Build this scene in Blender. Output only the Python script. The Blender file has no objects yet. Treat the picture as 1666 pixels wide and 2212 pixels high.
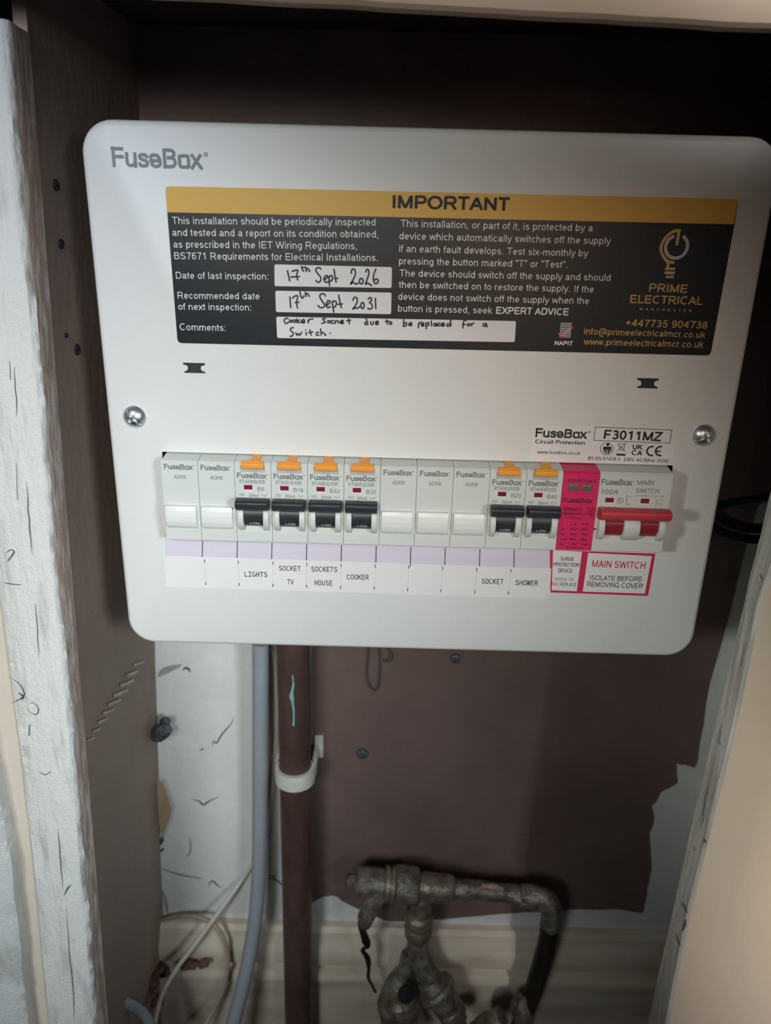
import bpy, bmesh, math, random
from mathutils import Vector, Matrix, noise

random.seed(7)
SC = bpy.context.scene
COL = SC.collection

# ------------------------------------------------------------------ camera
# axes of the camera in world space (X right, Y into the cupboard, Z up); panel face is the plane Y = 0
FPX, CX, CY = 1650.0, 833.0, 1106.0
CAM = Vector((-0.0159, -0.3703, -0.0465))
AX = Vector((0.99964296, 0.00856238, 0.02531064))     # image right
AD = Vector((0.02671574, -0.33661988, -0.94126156))   # image down
AF = Vector((0.00046060, 0.94160169, -0.33672845))    # view direction
cam_data = bpy.data.cameras.new('camera')
cam = bpy.data.objects.new('camera', cam_data)
COL.objects.link(cam)
M = Matrix((AX, -AD, -AF)).transposed().to_4x4()
M.translation = CAM
cam.matrix_world = M
cam_data.sensor_fit = 'VERTICAL'
cam_data.sensor_height = 36.0
cam_data.sensor_width = 36.0
cam_data.lens = FPX / 2212.0 * 36.0
cam_data.clip_start = 0.01
cam_data.dof.use_dof = True
cam_data.dof.focus_distance = 0.395
cam_data.dof.aperture_fstop = 9.0
SC.camera = cam

# ------------------------------------------------------------------ world, lights, exposure
SC.view_settings.view_transform = 'Standard'
SC.view_settings.look = 'None'
SC.view_settings.exposure = 0.0
SC.view_settings.gamma = 1.0
SC.view_settings.use_curve_mapping = False
W = bpy.data.worlds.new('room_light')
SC.world = W
W.use_nodes = True
W.node_tree.nodes['Background'].inputs[0].default_value = (0.92, 0.95, 1.0, 1)
W.node_tree.nodes['Background'].inputs[1].default_value = 0.014


def area(name, loc, target, size, energy, color, spread=180):
    l = bpy.data.lights.new(name, 'AREA')
    l.shape = 'RECTANGLE'
    l.size, l.size_y = size
    l.energy = energy
    l.color = color
    l.spread = math.radians(spread)
    o = bpy.data.objects.new(name, l)
    COL.objects.link(o)
    o.location = loc
    d = Vector(target) - Vector(loc)
    o.rotation_euler = d.to_track_quat('-Z', 'Y').to_euler()
    return o


area('key_daylight', (-0.15, -0.7, 0.09), (-0.12, 0, -0.168), (0.16, 0.16), 0.172, (1.000, 1.000, 0.919), 40)  # added narrow key beam standing in for daylight; spread shapes the fall-off
area('left_wall_fill', (0.36, -0.7, 0), (-0.215, 0.02, -0.31), (0.15, 0.15), 0.222, (0.856, 0.950, 1.000), 40)  # added beam from the right to brighten the left side wall
area('low_wall_fill', (-0.35, -0.8, 0), (-0.15, 0.1, -0.52), (0.2, 0.2), 0.174, (0.902, 0.989, 1.000), 39)  # added fill aimed at the lower back wall
area('right_reveal_fill', (-0.7, -0.75, 0.05), (0.33, 0, -0.33), (0.1, 0.1), 0.108, (0.972, 1.000, 0.907), 22)  # unseen fill, added to lift the right post's grey reveal
area('cream_post_fill', (0.6, -0.8, 0.1), (0.4, 0, -0.42), (0.15, 0.15), 0.430, (1.000, 0.961, 0.947), 30)  # added fill that brightens the cream face of the right post
area('header_fill_right', (0.4, -0.9, 0.5), (0.17, -0.02, 0.17), (0.06, 0.06), 0.30, (1.000, 0.96, 0.92), 16)  # added tight beam, only there to light the header's right part
area('header_fill_mid', (-0.1, -0.9, 0.5), (0.02, -0.02, 0.17), (0.06, 0.06), 0.13, (1.000, 0.95, 0.90), 16)  # second added header beam, aimed nearer the middle
area('left_post_fill', (-0.35, -0.6, 0.22), (-0.25, 0, -0.01), (0.1, 0.1), 0.098, (0.673, 0.796, 1.000), 36)  # added bluish fill for the top of the left post, no real fitting
area('panel_fill', (0.1, -0.7, 0), (0.06, 0, -0.12), (0.1, 0.1), 0.018, (1.000, 0.667, 0.444), 24)  # weak warm fill added over the panel


# ------------------------------------------------------------------ helpers
def at(px, py, Y):
    d = AX * ((px - CX) / FPX) + AD * ((py - CY) / FPX) + AF
    return CAM + d * ((Y - CAM.y) / d.y)


def depth(p):
    return (p - CAM).dot(AF)


def pxm(px, py, Y, r):
    return r * depth(at(px, py, Y)) / FPX


def lin(c):
    return tuple(((v / 255) / 12.92 if v / 255 <= 0.04045 else ((v / 255 + 0.055) / 1.055) ** 2.4) for v in c)


MATS = {}


def mat(name, rgb, rough=0.5, metal=0.0, var=0.06, scale=60.0, bump=0.0, bscale=None, spec=0.5, rgb2=None, stretch=(1, 1, 1), lo=0.35, hi=0.65, fine=0.0):
    m = bpy.data.materials.new(name)
    m.use_nodes = True
    nt = m.node_tree
    b = nt.nodes['Principled BSDF']
    b.inputs['Roughness'].default_value = rough
    b.inputs['Metallic'].default_value = metal
    b.inputs['Specular IOR Level'].default_value = spec
    tc = nt.nodes.new('ShaderNodeTexCoord')
    mp = nt.nodes.new('ShaderNodeMapping')
    mp.inputs['Scale'].default_value = stretch
    nt.links.new(tc.outputs['Object'], mp.inputs['Vector'])
    nz = nt.nodes.new('ShaderNodeTexNoise')
    nz.inputs['Scale'].default_value = scale
    nz.inputs['Detail'].default_value = 5
    nt.links.new(mp.outputs['Vector'], nz.inputs['Vector'])
    cr = nt.nodes.new('ShaderNodeValToRGB')
    c = lin(rgb)
    cr.color_ramp.elements[0].position = lo
    cr.color_ramp.elements[1].position = hi
    if rgb2:
        a, e = lin(rgb2), c
    else:
        a = tuple(v * (1 - var) for v in c)
        e = tuple(min(1, v * (1 + var)) for v in c)
    cr.color_ramp.elements[0].color = (*a, 1)
    cr.color_ramp.elements[1].color = (*e, 1)
    nt.links.new(nz.outputs['Fac'], cr.inputs['Fac'])
    nt.links.new(cr.outputs['Color'], b.inputs['Base Color'])
    if bump:
        n2 = nt.nodes.new('ShaderNodeTexNoise')
        n2.inputs['Scale'].default_value = bscale or scale * 3
        n2.inputs['Detail'].default_value = 6
        nt.links.new(mp.outputs['Vector'], n2.inputs['Vector'])
        bp = nt.nodes.new('ShaderNodeBump')
        bp.inputs['Strength'].default_value = bump
        bp.inputs['Distance'].default_value = 0.002
        if fine:
            n3 = nt.nodes.new('ShaderNodeTexNoise')
            n3.inputs['Scale'].default_value = fine
            n3.inputs['Detail'].default_value = 8
            n3.inputs['Roughness'].default_value = 0.7
            nt.links.new(tc.outputs['Object'], n3.inputs['Vector'])
            ad = nt.nodes.new('ShaderNodeMath')
            ad.operation = 'MULTIPLY_ADD'
            ad.inputs[1].default_value = 0.5
            nt.links.new(n3.outputs['Fac'], ad.inputs[0])
            nt.links.new(n2.outputs['Fac'], ad.inputs[2])
            nt.links.new(ad.outputs[0], bp.inputs['Height'])
        else:
            nt.links.new(n2.outputs['Fac'], bp.inputs['Height'])
        nt.links.new(bp.outputs['Normal'], b.inputs['Normal'])
    MATS[name] = m
    return m


mat('powder_white', (226, 227, 226), 0.38, var=0.01, scale=30, bump=0.03, bscale=2500)
mat('plastic_white', (214, 218, 215), 0.40, var=0.012, scale=40, spec=0.4)
mat('plastic_bright', (236, 238, 236), 0.35, var=0.01, scale=40)
mat('recess_grey', (182, 188, 190), 0.5, var=0.02)
mat('orange_plastic', (246, 160, 62), 0.42, var=0.02)
mat('orange_deep', (238, 168, 52), 0.42, var=0.02)
mat('black_plastic', (44, 49, 54), 0.42, var=0.05)
mat('red_plastic', (200, 64, 74), 0.38, var=0.03)
mat('dark_red_plastic', (150, 38, 52), 0.40, var=0.04)
mat('window_red', (128, 30, 62), 0.3, var=0.04)
mat('pink_plastic', (222, 42, 104), 0.42, var=0.02)
mat('window_green', (104, 112, 96), 0.25, var=0.04)
mat('ink_grey', (132, 141, 144), 0.6, var=0.03)
mat('ink_module', (112, 120, 122), 0.6, var=0.05)
mat('ink_faint', (150, 157, 158), 0.6, var=0.05)
mat('ink_black', (30, 32, 36), 0.6, var=0.05)
mat('ink_pen', (36, 40, 56), 0.6, var=0.1)
mat('ink_white', (232, 234, 234), 0.5, var=0.02)
mat('ink_silver', (190, 190, 196), 0.4, var=0.03)
mat('ink_gold', (206, 168, 92), 0.45, var=0.05, scale=200)
mat('ink_red', (200, 40, 70), 0.5, var=0.03)
mat('ink_pinkred', (206, 44, 88), 0.5, var=0.03)
mat('ink_plum', (110, 18, 52), 0.6, var=0.1)
mat('ink_green', (120, 140, 128), 0.6, var=0.05)
mat('sticker_black', (31, 36, 41), 0.35, var=0.03, scale=15, spec=0.3)
mat('sticker_gold', (226, 178, 84), 0.4, var=0.02, scale=15, spec=0.3)
mat('paper_white', (232, 231, 232), 0.55, var=0.008)
mat('paper_lilac', (218, 210, 226), 0.55, var=0.01)
mat('cut_line', (196, 196, 198), 0.6, var=0.02)
mat('screw_steel', (222, 226, 230), 0.36, 1.0, var=0.05, scale=300)
mat('steel_dark', (96, 104, 108), 0.5, 0.6, var=0.3, scale=300, bump=0.3)
mat('cavity_black', (16, 17, 19), 0.8, var=0.1)
mat('slot_black', (34, 40, 48), 0.6, var=0.05)
mat('wood_white', (234, 234, 230), 0.42, rgb2=(205, 204, 200), scale=26, bump=0.9, bscale=34, stretch=(6, 6, 1.0), lo=.28, hi=.46, fine=420)
mat('wood_white_rough', (226, 228, 226), 0.45, rgb2=(190, 190, 188), scale=60, bump=1.0, bscale=120, stretch=(1, 1, 0.45), lo=.3, hi=.5, fine=500)
mat('wood_chip', (214, 215, 214), 0.55, rgb2=(150, 142, 136), scale=120, bump=0.8, bscale=300, stretch=(1, 1, 0.35), lo=0.3, hi=0.5)
mat('wood_brown', (240, 230, 222), 0.55, rgb2=(198, 170, 154), scale=110, bump=1.0, bscale=240, stretch=(2, 2, 0.4), lo=.45, hi=.62, fine=600)
mat('cream_groove', (214, 202, 188), 0.5, var=0.04, scale=12, bump=0.25, bscale=40, stretch=(2, 2, .4))
mat('cream_paint', (224, 204, 182), 0.55, var=0.03, scale=6, bump=0.08, bscale=40)
mat('header_paint', (214, 190, 166), 0.5, var=0.05, scale=8, bump=0.2, bscale=40)
mat('header_wood', (206, 164, 126), 0.5, var=0.06, scale=8, bump=0.2)
mat('reveal_grey', (206, 203, 198), 0.55, rgb2=(168, 164, 158), scale=40, bump=0.8, bscale=90, stretch=(2, 2, .4), lo=0.3, hi=0.55)
mat('board_brown', (142, 124, 112), 0.65, var=0.10, scale=14, bump=0.25, bscale=160, stretch=(1, 1, 0.6))
mat('plaster_white', (214, 216, 215), 0.75, var=0.05, scale=18, bump=0.35, bscale=120)
mat('paint_brown', (110, 91, 86), 0.6, var=0.10, scale=16, bump=0.12, bscale=120)
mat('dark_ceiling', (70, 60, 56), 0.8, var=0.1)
mat('skirting_cream', (222, 210, 192), 0.5, rgb2=(198, 180, 162), scale=25, bump=0.2, bscale=80, stretch=(.5, 1, 2), lo=0.3, hi=0.6)
mat('pipe_brown', (88, 67, 61), 0.45, rgb2=(68, 51, 47), scale=60, bump=0.15, bscale=200, stretch=(1, 1, 0.4))
mat('verdigris', (126, 172, 172), 0.7, var=0.1)
mat('cable_grey', (150, 156, 164), 0.5, var=0.02)
mat('cable_white', (206, 200, 192), 0.5, var=0.05)
mat('cable_beige', (172, 156, 138), 0.55, var=0.08)
mat('cable_black', (26, 26, 28), 0.45, var=0.08)
mat('clip_white', (206, 206, 200), 0.5, var=0.06, scale=90)
mat('lead_grey', (150, 144, 134), 0.45, 0.45, rgb2=(98, 92, 86), scale=110, bump=0.6, bscale=320)
mat('brass_dull', (162, 150, 134), 0.42, 0.5, rgb2=(108, 100, 90), scale=90, bump=0.5, bscale=260)
mat('iron_dark', (44, 36, 33), 0.5, 0.2, rgb2=(30, 25, 23), scale=70, bump=0.3)
mat('dust_patch', (170, 150, 128), 0.9, var=0.15, scale=200, bump=0.5)
mat('mark_dark', (74, 76, 78), 0.8, var=0.1)
mat('mark_grey', (150, 153, 152), 0.85, var=0.1, scale=300)
mat('mark_pale', (178, 164, 154), 0.8, var=0.1)
mat('cardboard', (158, 138, 112), 0.8, var=0.1, scale=40, bump=0.3)
mat('rubble_brown', (120, 86, 72), 0.9, rgb2=(70, 54, 48), scale=80, bump=0.8, bscale=200)
mat('floor_dark', (90, 78, 70), 0.8, var=0.15)


def rootloc(p):
    v = Vector((0, 0, 0))
    while p:
        v += p.location
        p = p.parent
    return v


def link(name, bm, m, parent=None, smooth=True, angle=0.6, label=None, kind=None):
    off = rootloc(parent)
    if off.length:
        bmesh.ops.translate(bm, verts=bm.verts, vec=-off)
    me = bpy.data.meshes.new(name)
    bm.to_mesh(me)
    bm.free()
    for x in (m if isinstance(m, (list, tuple)) else [m]):
        me.materials.append(MATS[x])
    if smooth and me.polygons:
        me.polygons.foreach_set('use_smooth', [True] * len(me.polygons))
        me.set_sharp_from_angle(angle=angle)
    o = bpy.data.objects.new(name, me)
    COL.objects.link(o)
    if parent:
        o.parent = parent
    if label:
        o['label'] = label
    if kind:
        o['kind'] = kind
    return o


def thing(name, label, cat, loc=(0, 0, 0), group=None):
    o = bpy.data.objects.new(name, None)
    o.empty_display_size = 0.01
    COL.objects.link(o)
    o.location = loc
    o['label'] = label
    o['category'] = cat
    if group:
        o['group'] = group
    return o


def tag(o, label, cat, group=None):
    o['label'] = label
    o['category'] = cat
    if group:
        o['group'] = group
    return o


def new():
    return bmesh.new()


def add_box(bm, a, b, bev=0.0, seg=2):
    """box between two corners"""
    vs = []
    for x in (a[0], b[0]):
        for y in (a[1], b[1]):
            for z in (a[2], b[2]):
                vs.append(bm.verts.new((x, y, z)))
    idx = [(0, 1, 3, 2), (4, 6, 7, 5), (0, 4, 5, 1), (2, 3, 7, 6), (0, 2, 6, 4), (1, 5, 7, 3)]
    fs = [bm.faces.new([vs[i] for i in f]) for f in idx]
    bmesh.ops.recalc_face_normals(bm, faces=fs)
    if bev:
        es = list({e for f in fs for e in f.edges})
        bmesh.ops.bevel(bm, geom=es, offset=bev, segments=seg, affect='EDGES', profile=0.5)


def add_prism_x(bm, prof, x0, x1, bev=0.0):
    """profile of (y, z) points extruded along X"""
    a = [bm.verts.new((x0, y, z)) for y, z in prof]
    b = [bm.verts.new((x1, y, z)) for y, z in prof]
    n = len(prof)
    fs = [bm.faces.new(a), bm.faces.new(b[::-1])]
    for i in range(n):
        j = (i + 1) % n
        fs.append(bm.faces.new((a[i], b[i], b[j], a[j])))
    bmesh.ops.recalc_face_normals(bm, faces=fs)
    if bev:
        es = list({e for f in fs for e in f.edges if e.is_valid})
        bmesh.ops.bevel(bm, geom=es, offset=bev, segments=2, affect='EDGES', profile=0.5)


def add_plate(bm, pts, yf, yb):
    """outline of (x, z) points given thickness between yf (front) and yb"""
    a = [bm.verts.new((x, yf, z)) for x, z in pts]
    b = [bm.verts.new((x, yb, z)) for x, z in pts]
    n = len(pts)
    fs = [bm.faces.new(a), bm.faces.new(b[::-1])]
    for i in range(n):
        j = (i + 1) % n
        fs.append(bm.faces.new((a[i], b[i], b[j], a[j])))
    bmesh.ops.recalc_face_normals(bm, faces=fs)


def rounded(pts, r, n=5):
    out = []
    k = len(pts)
    for i in range(k):
        p = Vector(pts[i]); a = Vector(pts[i - 1]); b = Vector(pts[(i + 1) % k])
        u = (a - p).normalized(); v = (b - p).normalized()
        for j in range(n + 1):
            t = j / n
            q0 = p + u * r; q1 = p + v * r
            out.append(tuple(q0 * (1 - t) ** 2 + p * 2 * t * (1 - t) + q1 * t ** 2))
    return out


def xz(px, py, Y=0.0):
    p = at(px, py, Y)
    return (p.x, p.z)


def smooth_path(pts, n=6):
    P = [Vector(p) for p in pts]
    if len(P) < 3:
        return P
    out = []
    for i in range(len(P) - 1):
        p0 = P[max(i - 1, 0)]; p1 = P[i]; p2 = P[i + 1]; p3 = P[min(i + 2, len(P) - 1)]
        for k in range(n):
            t = k / n
            out.append(0.5 * ((2 * p1) + (p2 - p0) * t + (2 * p0 - 5 * p1 + 4 * p2 - p3) * t * t + (3 * p1 - p0 - 3 * p2 + p3) * t ** 3))
    out.append(P[-1])
    return out


_layer = [0]


def layer(y):
    # overlapping strokes lie a few microns above one another, like ink on ink
    _layer[0] = (_layer[0] + 1) % 8
    return y - _layer[0] * 1.2e-5


def add_ribbon(bm, pts, w, y, sm=5, taper=False):
    """flat pen stroke on the plane Y = y; pts are (x, z)"""
    P = smooth_path(pts, sm) if sm and len(pts) > 2 else [Vector(p) for p in pts]
    n = len(P)
    y = layer(y)
    L, R = [], []
    ext = 0 if taper else w * 0.25
    for i in range(n):
        d = (P[min(i + 1, n - 1)] - P[max(i - 1, 0)])
        if d.length < 1e-9:
            d = Vector((1, 0))
        d.normalize()
        q = P[i].copy()
        if i == 0:
            q -= d * ext
        if i == n - 1:
            q += d * ext
        ww = w * 0.5 * (1 if not taper else max(0.08, math.sin(math.pi * (i + .3) / n)))
        nn = Vector((-d.y, d.x)) * ww
        L.append(bm.verts.new((q.x + nn.x, y, q.y + nn.y)))
        R.append(bm.verts.new((q.x - nn.x, y, q.y - nn.y)))
    for i in range(n - 1):
        bm.faces.new((R[i], R[i + 1], L[i + 1], L[i]))


def frames(P):
    n = len(P)
    T = []
    for i in range(n):
        d = P[min(i + 1, n - 1)] - P[max(i - 1, 0)]
        T.append(d.normalized() if d.length > 1e-9 else Vector((0, 0, 1)))
    u = T[0].cross(Vector((0, 1, 0)))
    if u.length < 1e-3:
        u = T[0].cross(Vector((1, 0, 0)))
    u.normalize()
    out = []
    for t in T:
        u = (u - t * u.dot(t)).normalized()
        out.append((t, u, t.cross(u)))
    return out


def add_tube(bm, pts, r, seg=14, sm=6, lump=0.0, cap=True, flat=1.0):
    """swept tube; pts 3-D, r a number or one radius per control point"""
    P0 = [Vector(p) for p in pts]
    P = smooth_path(P0, sm) if sm and len(P0) > 2 else P0
    n = len(P)
    rs = []
    for i in range(n):
        if isinstance(r, (int, float)):
            rs.append(r)
        else:
            t = i / (n - 1) * (len(r) - 1)
            k = min(int(t), len(r) - 2)
            rs.append(r[k] + (r[k + 1] - r[k]) * (t - k))
    rings = []
    for i, (t, u, v) in enumerate(frames(P)):
        ring = []
        for k in range(seg):
            a = 2 * math.pi * k / seg
            rr = rs[i]
            if lump:
                rr += lump * noise.noise(P[i] * 90 + Vector((math.cos(a), math.sin(a), i * .05)) * 1.3)
            ring.append(bm.verts.new(P[i] + u * (rr * math.cos(a)) + v * (rr * math.sin(a) * flat)))
        rings.append(ring)
    for i in range(n - 1):
        for k in range(seg):
            j = (k + 1) % seg
            bm.faces.new((rings[i][k], rings[i][j], rings[i + 1][j], rings[i + 1][k]))
    if cap:
        bm.faces.new(rings[0][::-1])
        bm.faces.new(rings[-1])


def add_lathe(bm, p0, p1, prof, seg=20, lump=0.0):
    """prof: list of (t along p0-p1 in 0..1, radius); capped"""
    p0 = Vector(p0); p1 = Vector(p1)
    d = (p1 - p0)
    t = d.normalized()
    u = t.cross(Vector((0, 1, 0)))
    if u.length < 1e-3:
        u = t.cross(Vector((1, 0, 0)))
    u.normalize()
    v = t.cross(u)
    rings = []
    for s, r in prof:
        c = p0 + d * s
        ring = []
        for k in range(seg):
            a = 2 * math.pi * k / seg
            rr = r
            if lump:
                rr += lump * noise.noise(c * 120 + Vector((math.cos(a), math.sin(a), 0)) * 1.5)
            ring.append(bm.verts.new(c + u * (rr * math.cos(a)) + v * (rr * math.sin(a))))
        rings.append(ring)
    for i in range(len(rings) - 1):
        for k in range(seg):
            j = (k + 1) % seg
            bm.faces.new((rings[i][k], rings[i][j], rings[i + 1][j], rings[i + 1][k]))
    bm.faces.new(rings[0][::-1])
    bm.faces.new(rings[-1])


def _arc(cx_, cz_, rx, rz, a0, a1, n=10):
    return [(cx_ + rx * math.cos(math.radians(a0 + (a1 - a0) * k / n)), cz_ + rz * math.sin(math.radians(a0 + (a1 - a0) * k / n))) for k in range(n + 1)]


# single-stroke alphabet, capital height 1 (centre lines run from LO to HI): character -> (advance, strokes)
LO, HI, XH = .065, .935, .66
XM = (LO + XH) / 2
XR = (XH - LO) / 2


def _bowl(cx_=.39, r=.235, a0=0, a1=360, n=18):
    return _arc(cx_, XM, r, XR, a0, a1, n)


FONT = {
    ' ': (.39, []),
    'A': (.93, [[(.07, 0), (.465, .96)], [(.465, .96), (.86, 0)], [(.20, .33), (.73, .33)]]),
    'B': (.93, [[(.17, 0), (.17, 1)], [(.17, HI), (.55, HI)] + _arc(.55, .74, .20, .195, 90, -90) + [(.17, .52)], [(.55, .525)] + _arc(.58, .295, .23, .23, 90, -90) + [(.17, LO)]]),
    'C': (1.0, [_arc(.53, .5, .40, HI - .5, 48, 312, 20)]),
    'D': (1.0, [[(.17, 0), (.17, 1)], [(.17, HI), (.48, HI)] + _arc(.48, .5, .40, HI - .5, 90, -90, 16) + [(.17, LO)]]),
    'E': (.93, [[(.17, 0), (.17, 1)], [(.17, HI), (.84, HI)], [(.17, .51), (.79, .51)], [(.17, LO), (.86, LO)]]),
    'F': (.85, [[(.17, 0), (.17, 1)], [(.17, HI), (.80, HI)], [(.17, .50), (.72, .50)]]),
    'G': (1.09, [_arc(.55, .5, .42, HI - .5, 48, 318, 20) + [(.93, .20), (.93, .44), (.58, .44)]]),
    'H': (1.0, [[(.17, 0), (.17, 1)], [(.83, 0), (.83, 1)], [(.17, .52), (.83, .52)]]),
    'I': (.39, [[(.195, 0), (.195, 1)]]),
    'J': (.70, [[(.54, 1), (.54, .30)] + _arc(.31, .30, .23, .235, 0, -170)]),
    'K': (.93, [[(.17, 0), (.17, 1)], [(.82, 1), (.17, .36)], [(.42, .58), (.86, 0)]]),
    'L': (.78, [[(.17, 0), (.17, 1)], [(.17, LO), (.74, LO)]]),
    'M': (1.16, [[(.17, 0), (.17, 1)], [(.18, .96), (.58, .04)], [(.58, .04), (.98, .96)], [(.99, 0), (.99, 1)]]),
    'N': (1.0, [[(.17, 0), (.17, 1)], [(.17, .95), (.83, .05)], [(.83, 0), (.83, 1)]]),
    'O': (1.09, [_arc(.545, .5, .43, HI - .5, 0, 360, 24)]),
    'P': (.93, [[(.17, 0), (.17, 1)], [(.17, HI), (.58, HI)] + _arc(.58, .70, .22, .235, 90, -90) + [(.17, .465)]]),
    'Q': (1.09, [_arc(.545, .5, .43, HI - .5, 0, 360, 24), [(.62, .28), (.98, .0)]]),
    'R': (1.0, [[(.17, 0), (.17, 1)], [(.17, HI), (.62, HI)] + _arc(.62, .705, .22, .23, 90, -90) + [(.17, .475)], [(.55, .47), (.90, 0)]]),
    'S': (.93, [_arc(.465, .715, .30, .22, 20, 190, 10) + [(.22, .60), (.40, .535), (.60, .48)] + _arc(.485, .285, .31, .22, 40, -165, 12)]),
    'T': (.85, [[(.425, 0), (.425, 1)], [(.04, HI), (.81, HI)]]),
    'U': (1.0, [[(.17, 1), (.17, .38)] + _arc(.5, .38, .33, .315, 180, 360, 14) + [(.83, 1)]]),
    'V': (.93, [[(.07, 1), (.465, .03)], [(.465, .03), (.86, 1)]]),
    'W': (1.32, [[(.07, 1), (.36, .03)], [(.36, .03), (.66, .96)], [(.66, .96), (.96, .03)], [(.96, .03), (1.25, 1)]]),
    'X': (.93, [[(.08, 1), (.86, 0)], [(.86, 1), (.08, 0)]]),
    'Y': (.93, [[(.07, 1), (.465, .43)], [(.86, 1), (.465, .43)], [(.465, .45), (.465, 0)]]),
    'Z': (.85, [[(.08, HI), (.77, HI), (.08, LO), (.80, LO)]]),
    'a': (.78, [_arc(.375, .48, .225, XH - .48, 160, 20, 8) + [(.60, .42), (.60, .14), (.66, 0)], [(.60, .40), (.38, .375)] + _arc(.31, .215, .17, .15, 110, 290, 10) + [(.50, .12), (.60, .26)]]),
    'b': (.78, [[(.15, 0), (.15, 1)], _bowl(.40)]),
    'c': (.70, [_bowl(.385, .245, 42, 318)]),
    'd': (.78, [[(.63, 0), (.63, 1)], _bowl(.38)]),
    'e': (.78, [[(.15, .37), (.64, .37)] + _bowl(.395, .245, 2, 318, 18)]),
    'f': (.39, [[(.18, 0), (.18, .78)] + _arc(.33, .78, .15, .155, 180, 80, 6), [(.02, .66), (.36, .66)]]),
    'g': (.78, [_bowl(.38), [(.63, .70), (.63, 0)] + _arc(.39, -.01, .24, .20, 0, -150, 10)]),
    'h': (.78, [[(.15, 0), (.15, 1)], _arc(.39, .43, .24, XH - .43, 180, 0, 10) + [(.63, 0)]]),
    'i': (.31, [[(.155, 0), (.155, .725)], [(.155, .87), (.155, 1)]]),
    'j': (.31, [[(.17, .725), (.17, -.08), (.12, -.19), (.0, -.20)], [(.17, .87), (.17, 1)]]),
    'k': (.70, [[(.15, 0), (.15, 1)], [(.60, .725), (.15, .28)], [(.33, .44), (.65, 0)]]),
    'l': (.31, [[(.155, 0), (.155, 1)]]),
    'm': (1.16, [[(.15, 0), (.15, .725)], _arc(.365, .45, .215, XH - .45, 180, 0, 8) + [(.58, 0)], _arc(.795, .45, .215, XH - .45, 180, 0, 8) + [(1.01, 0)]]),
    'n': (.78, [[(.15, 0), (.15, .725)], _arc(.39, .43, .24, XH - .43, 180, 0, 10) + [(.63, 0)]]),
    'o': (.78, [_bowl(.39, .26)]),
    'p': (.78, [[(.15, -.28), (.15, .725)], _bowl(.40)]),
    'q': (.78, [[(.63, -.28), (.63, .725)], _bowl(.38)]),
    'r': (.47, [[(.15, 0), (.15, .725)], [(.15, .40)] + _arc(.37, .43, .22, XH - .43, 165, 80, 6)]),
    's': (.70, [_arc(.345, .50, .21, XH - .50, 25, 190, 8) + [(.20, .42), (.36, .37), (.50, .32)] + _arc(.355, .21, .22, .145, 35, -160, 10)]),
    't': (.39, [[(.18, .90), (.18, .17)] + _arc(.28, .17, .10, .105, 180, 285, 5), [(.02, .66), (.35, .66)]]),
    'u': (.78, [[(.15, .725), (.15, .30)] + _arc(.39, .30, .24, .235, 180, 360, 10), [(.63, 0), (.63, .725)]]),
    'v': (.70, [[(.06, .725), (.35, .03)], [(.35, .03), (.64, .725)]]),
    'w': (1.0, [[(.05, .725), (.27, .03)], [(.27, .03), (.50, .70)], [(.50, .70), (.73, .03)], [(.73, .03), (.95, .725)]]),
    'x': (.70, [[(.06, .725), (.64, 0)], [(.64, .725), (.06, 0)]]),
    'y': (.70, [[(.06, .725), (.36, .02)], [(.64, .725), (.33, -.10), (.25, -.21), (.10, -.21)]]),
    'z': (.70, [[(.07, .66), (.60, .66), (.07, .065), (.63, .065)]]),
    '0': (.78, [_arc(.39, .5, .255, HI - .5, 0, 360, 20)]),
    '1': (.78, [[(.46, 0), (.46, 1)], [(.46, .95), (.35, .82), (.17, .73)]]),
    '2': (.78, [_arc(.39, .68, .25, .255, 165, -25, 10) + [(.50, .43), (.25, .22), (.13, .065), (.66, .065)]]),
    '3': (.78, [_arc(.38, .73, .22, .205, 155, -85, 10), [(.30, .525), (.40, .525)] + _arc(.385, .295, .245, .23, 85, -155, 12)]),
    '4': (.78, [[(.53, 0), (.53, 1)], [(.53, .95), (.09, .29)], [(.07, .29), (.70, .29)]]),
    '5': (.78, [[(.64, HI), (.24, HI), (.17, .48)] + _arc(.385, .33, .25, .265, 140, -155, 14)]),
    '6': (.78, [_arc(.40, .68, .24, .255, 25, 100, 5) + [(.22, .84), (.14, .60), (.14, .40)], _arc(.39, .325, .25, .26, 0, 360, 16)]),
    '7': (.78, [[(.09, HI), (.67, HI), (.45, .55), (.34, 0)]]),
    '8': (.78, [_arc(.39, .735, .205, .20, 0, 360, 14), _arc(.39, .30, .25, .235, 0, 360, 16)]),
    '9': (.78, [_arc(.38, .32, .24, .255, 205, 280, 5) + [(.56, .16), (.64, .40), (.64, .60)], _arc(.39, .675, .25, .26, 0, 360, 16)]),
    '.': (.39, [[(.195, 0), (.195, .13)]]),
    ',': (.39, [[(.195, .13), (.195, .02), (.14, -.15)]]),
    ':': (.39, [[(.195, 0), (.195, .13)], [(.195, .60), (.195, .73)]]),
    '-': (.47, [[(.06, .36), (.41, .36)]]),
    '/': (.39, [[(.02, -.02), (.37, 1.02)]]),
    '+': (.82, [[(.10, .5), (.72, .5)], [(.41, .19), (.41, .81)]]),
    '~': (.82, [[(.10, .42), (.22, .54), (.41, .48), (.60, .42), (.72, .54)]]),
    '@': (1.42, [_arc(.70, .40, .24, .24, 0, 360, 14), [(.96, .64), (.92, .28), (1.0, .17), (1.12, .20)] + _arc(.71, .38, .57, .60, -15, 285, 22)]),
    '“': (.47, [[(.14, .72), (.12, .82), (.18, 1)], [(.32, .72), (.30, .82), (.36, 1)]]),
    '”': (.47, [[(.16, 1), (.18, .90), (.12, .72)], [(.34, 1), (.36, .90), (.30, .72)]]),
}


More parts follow.
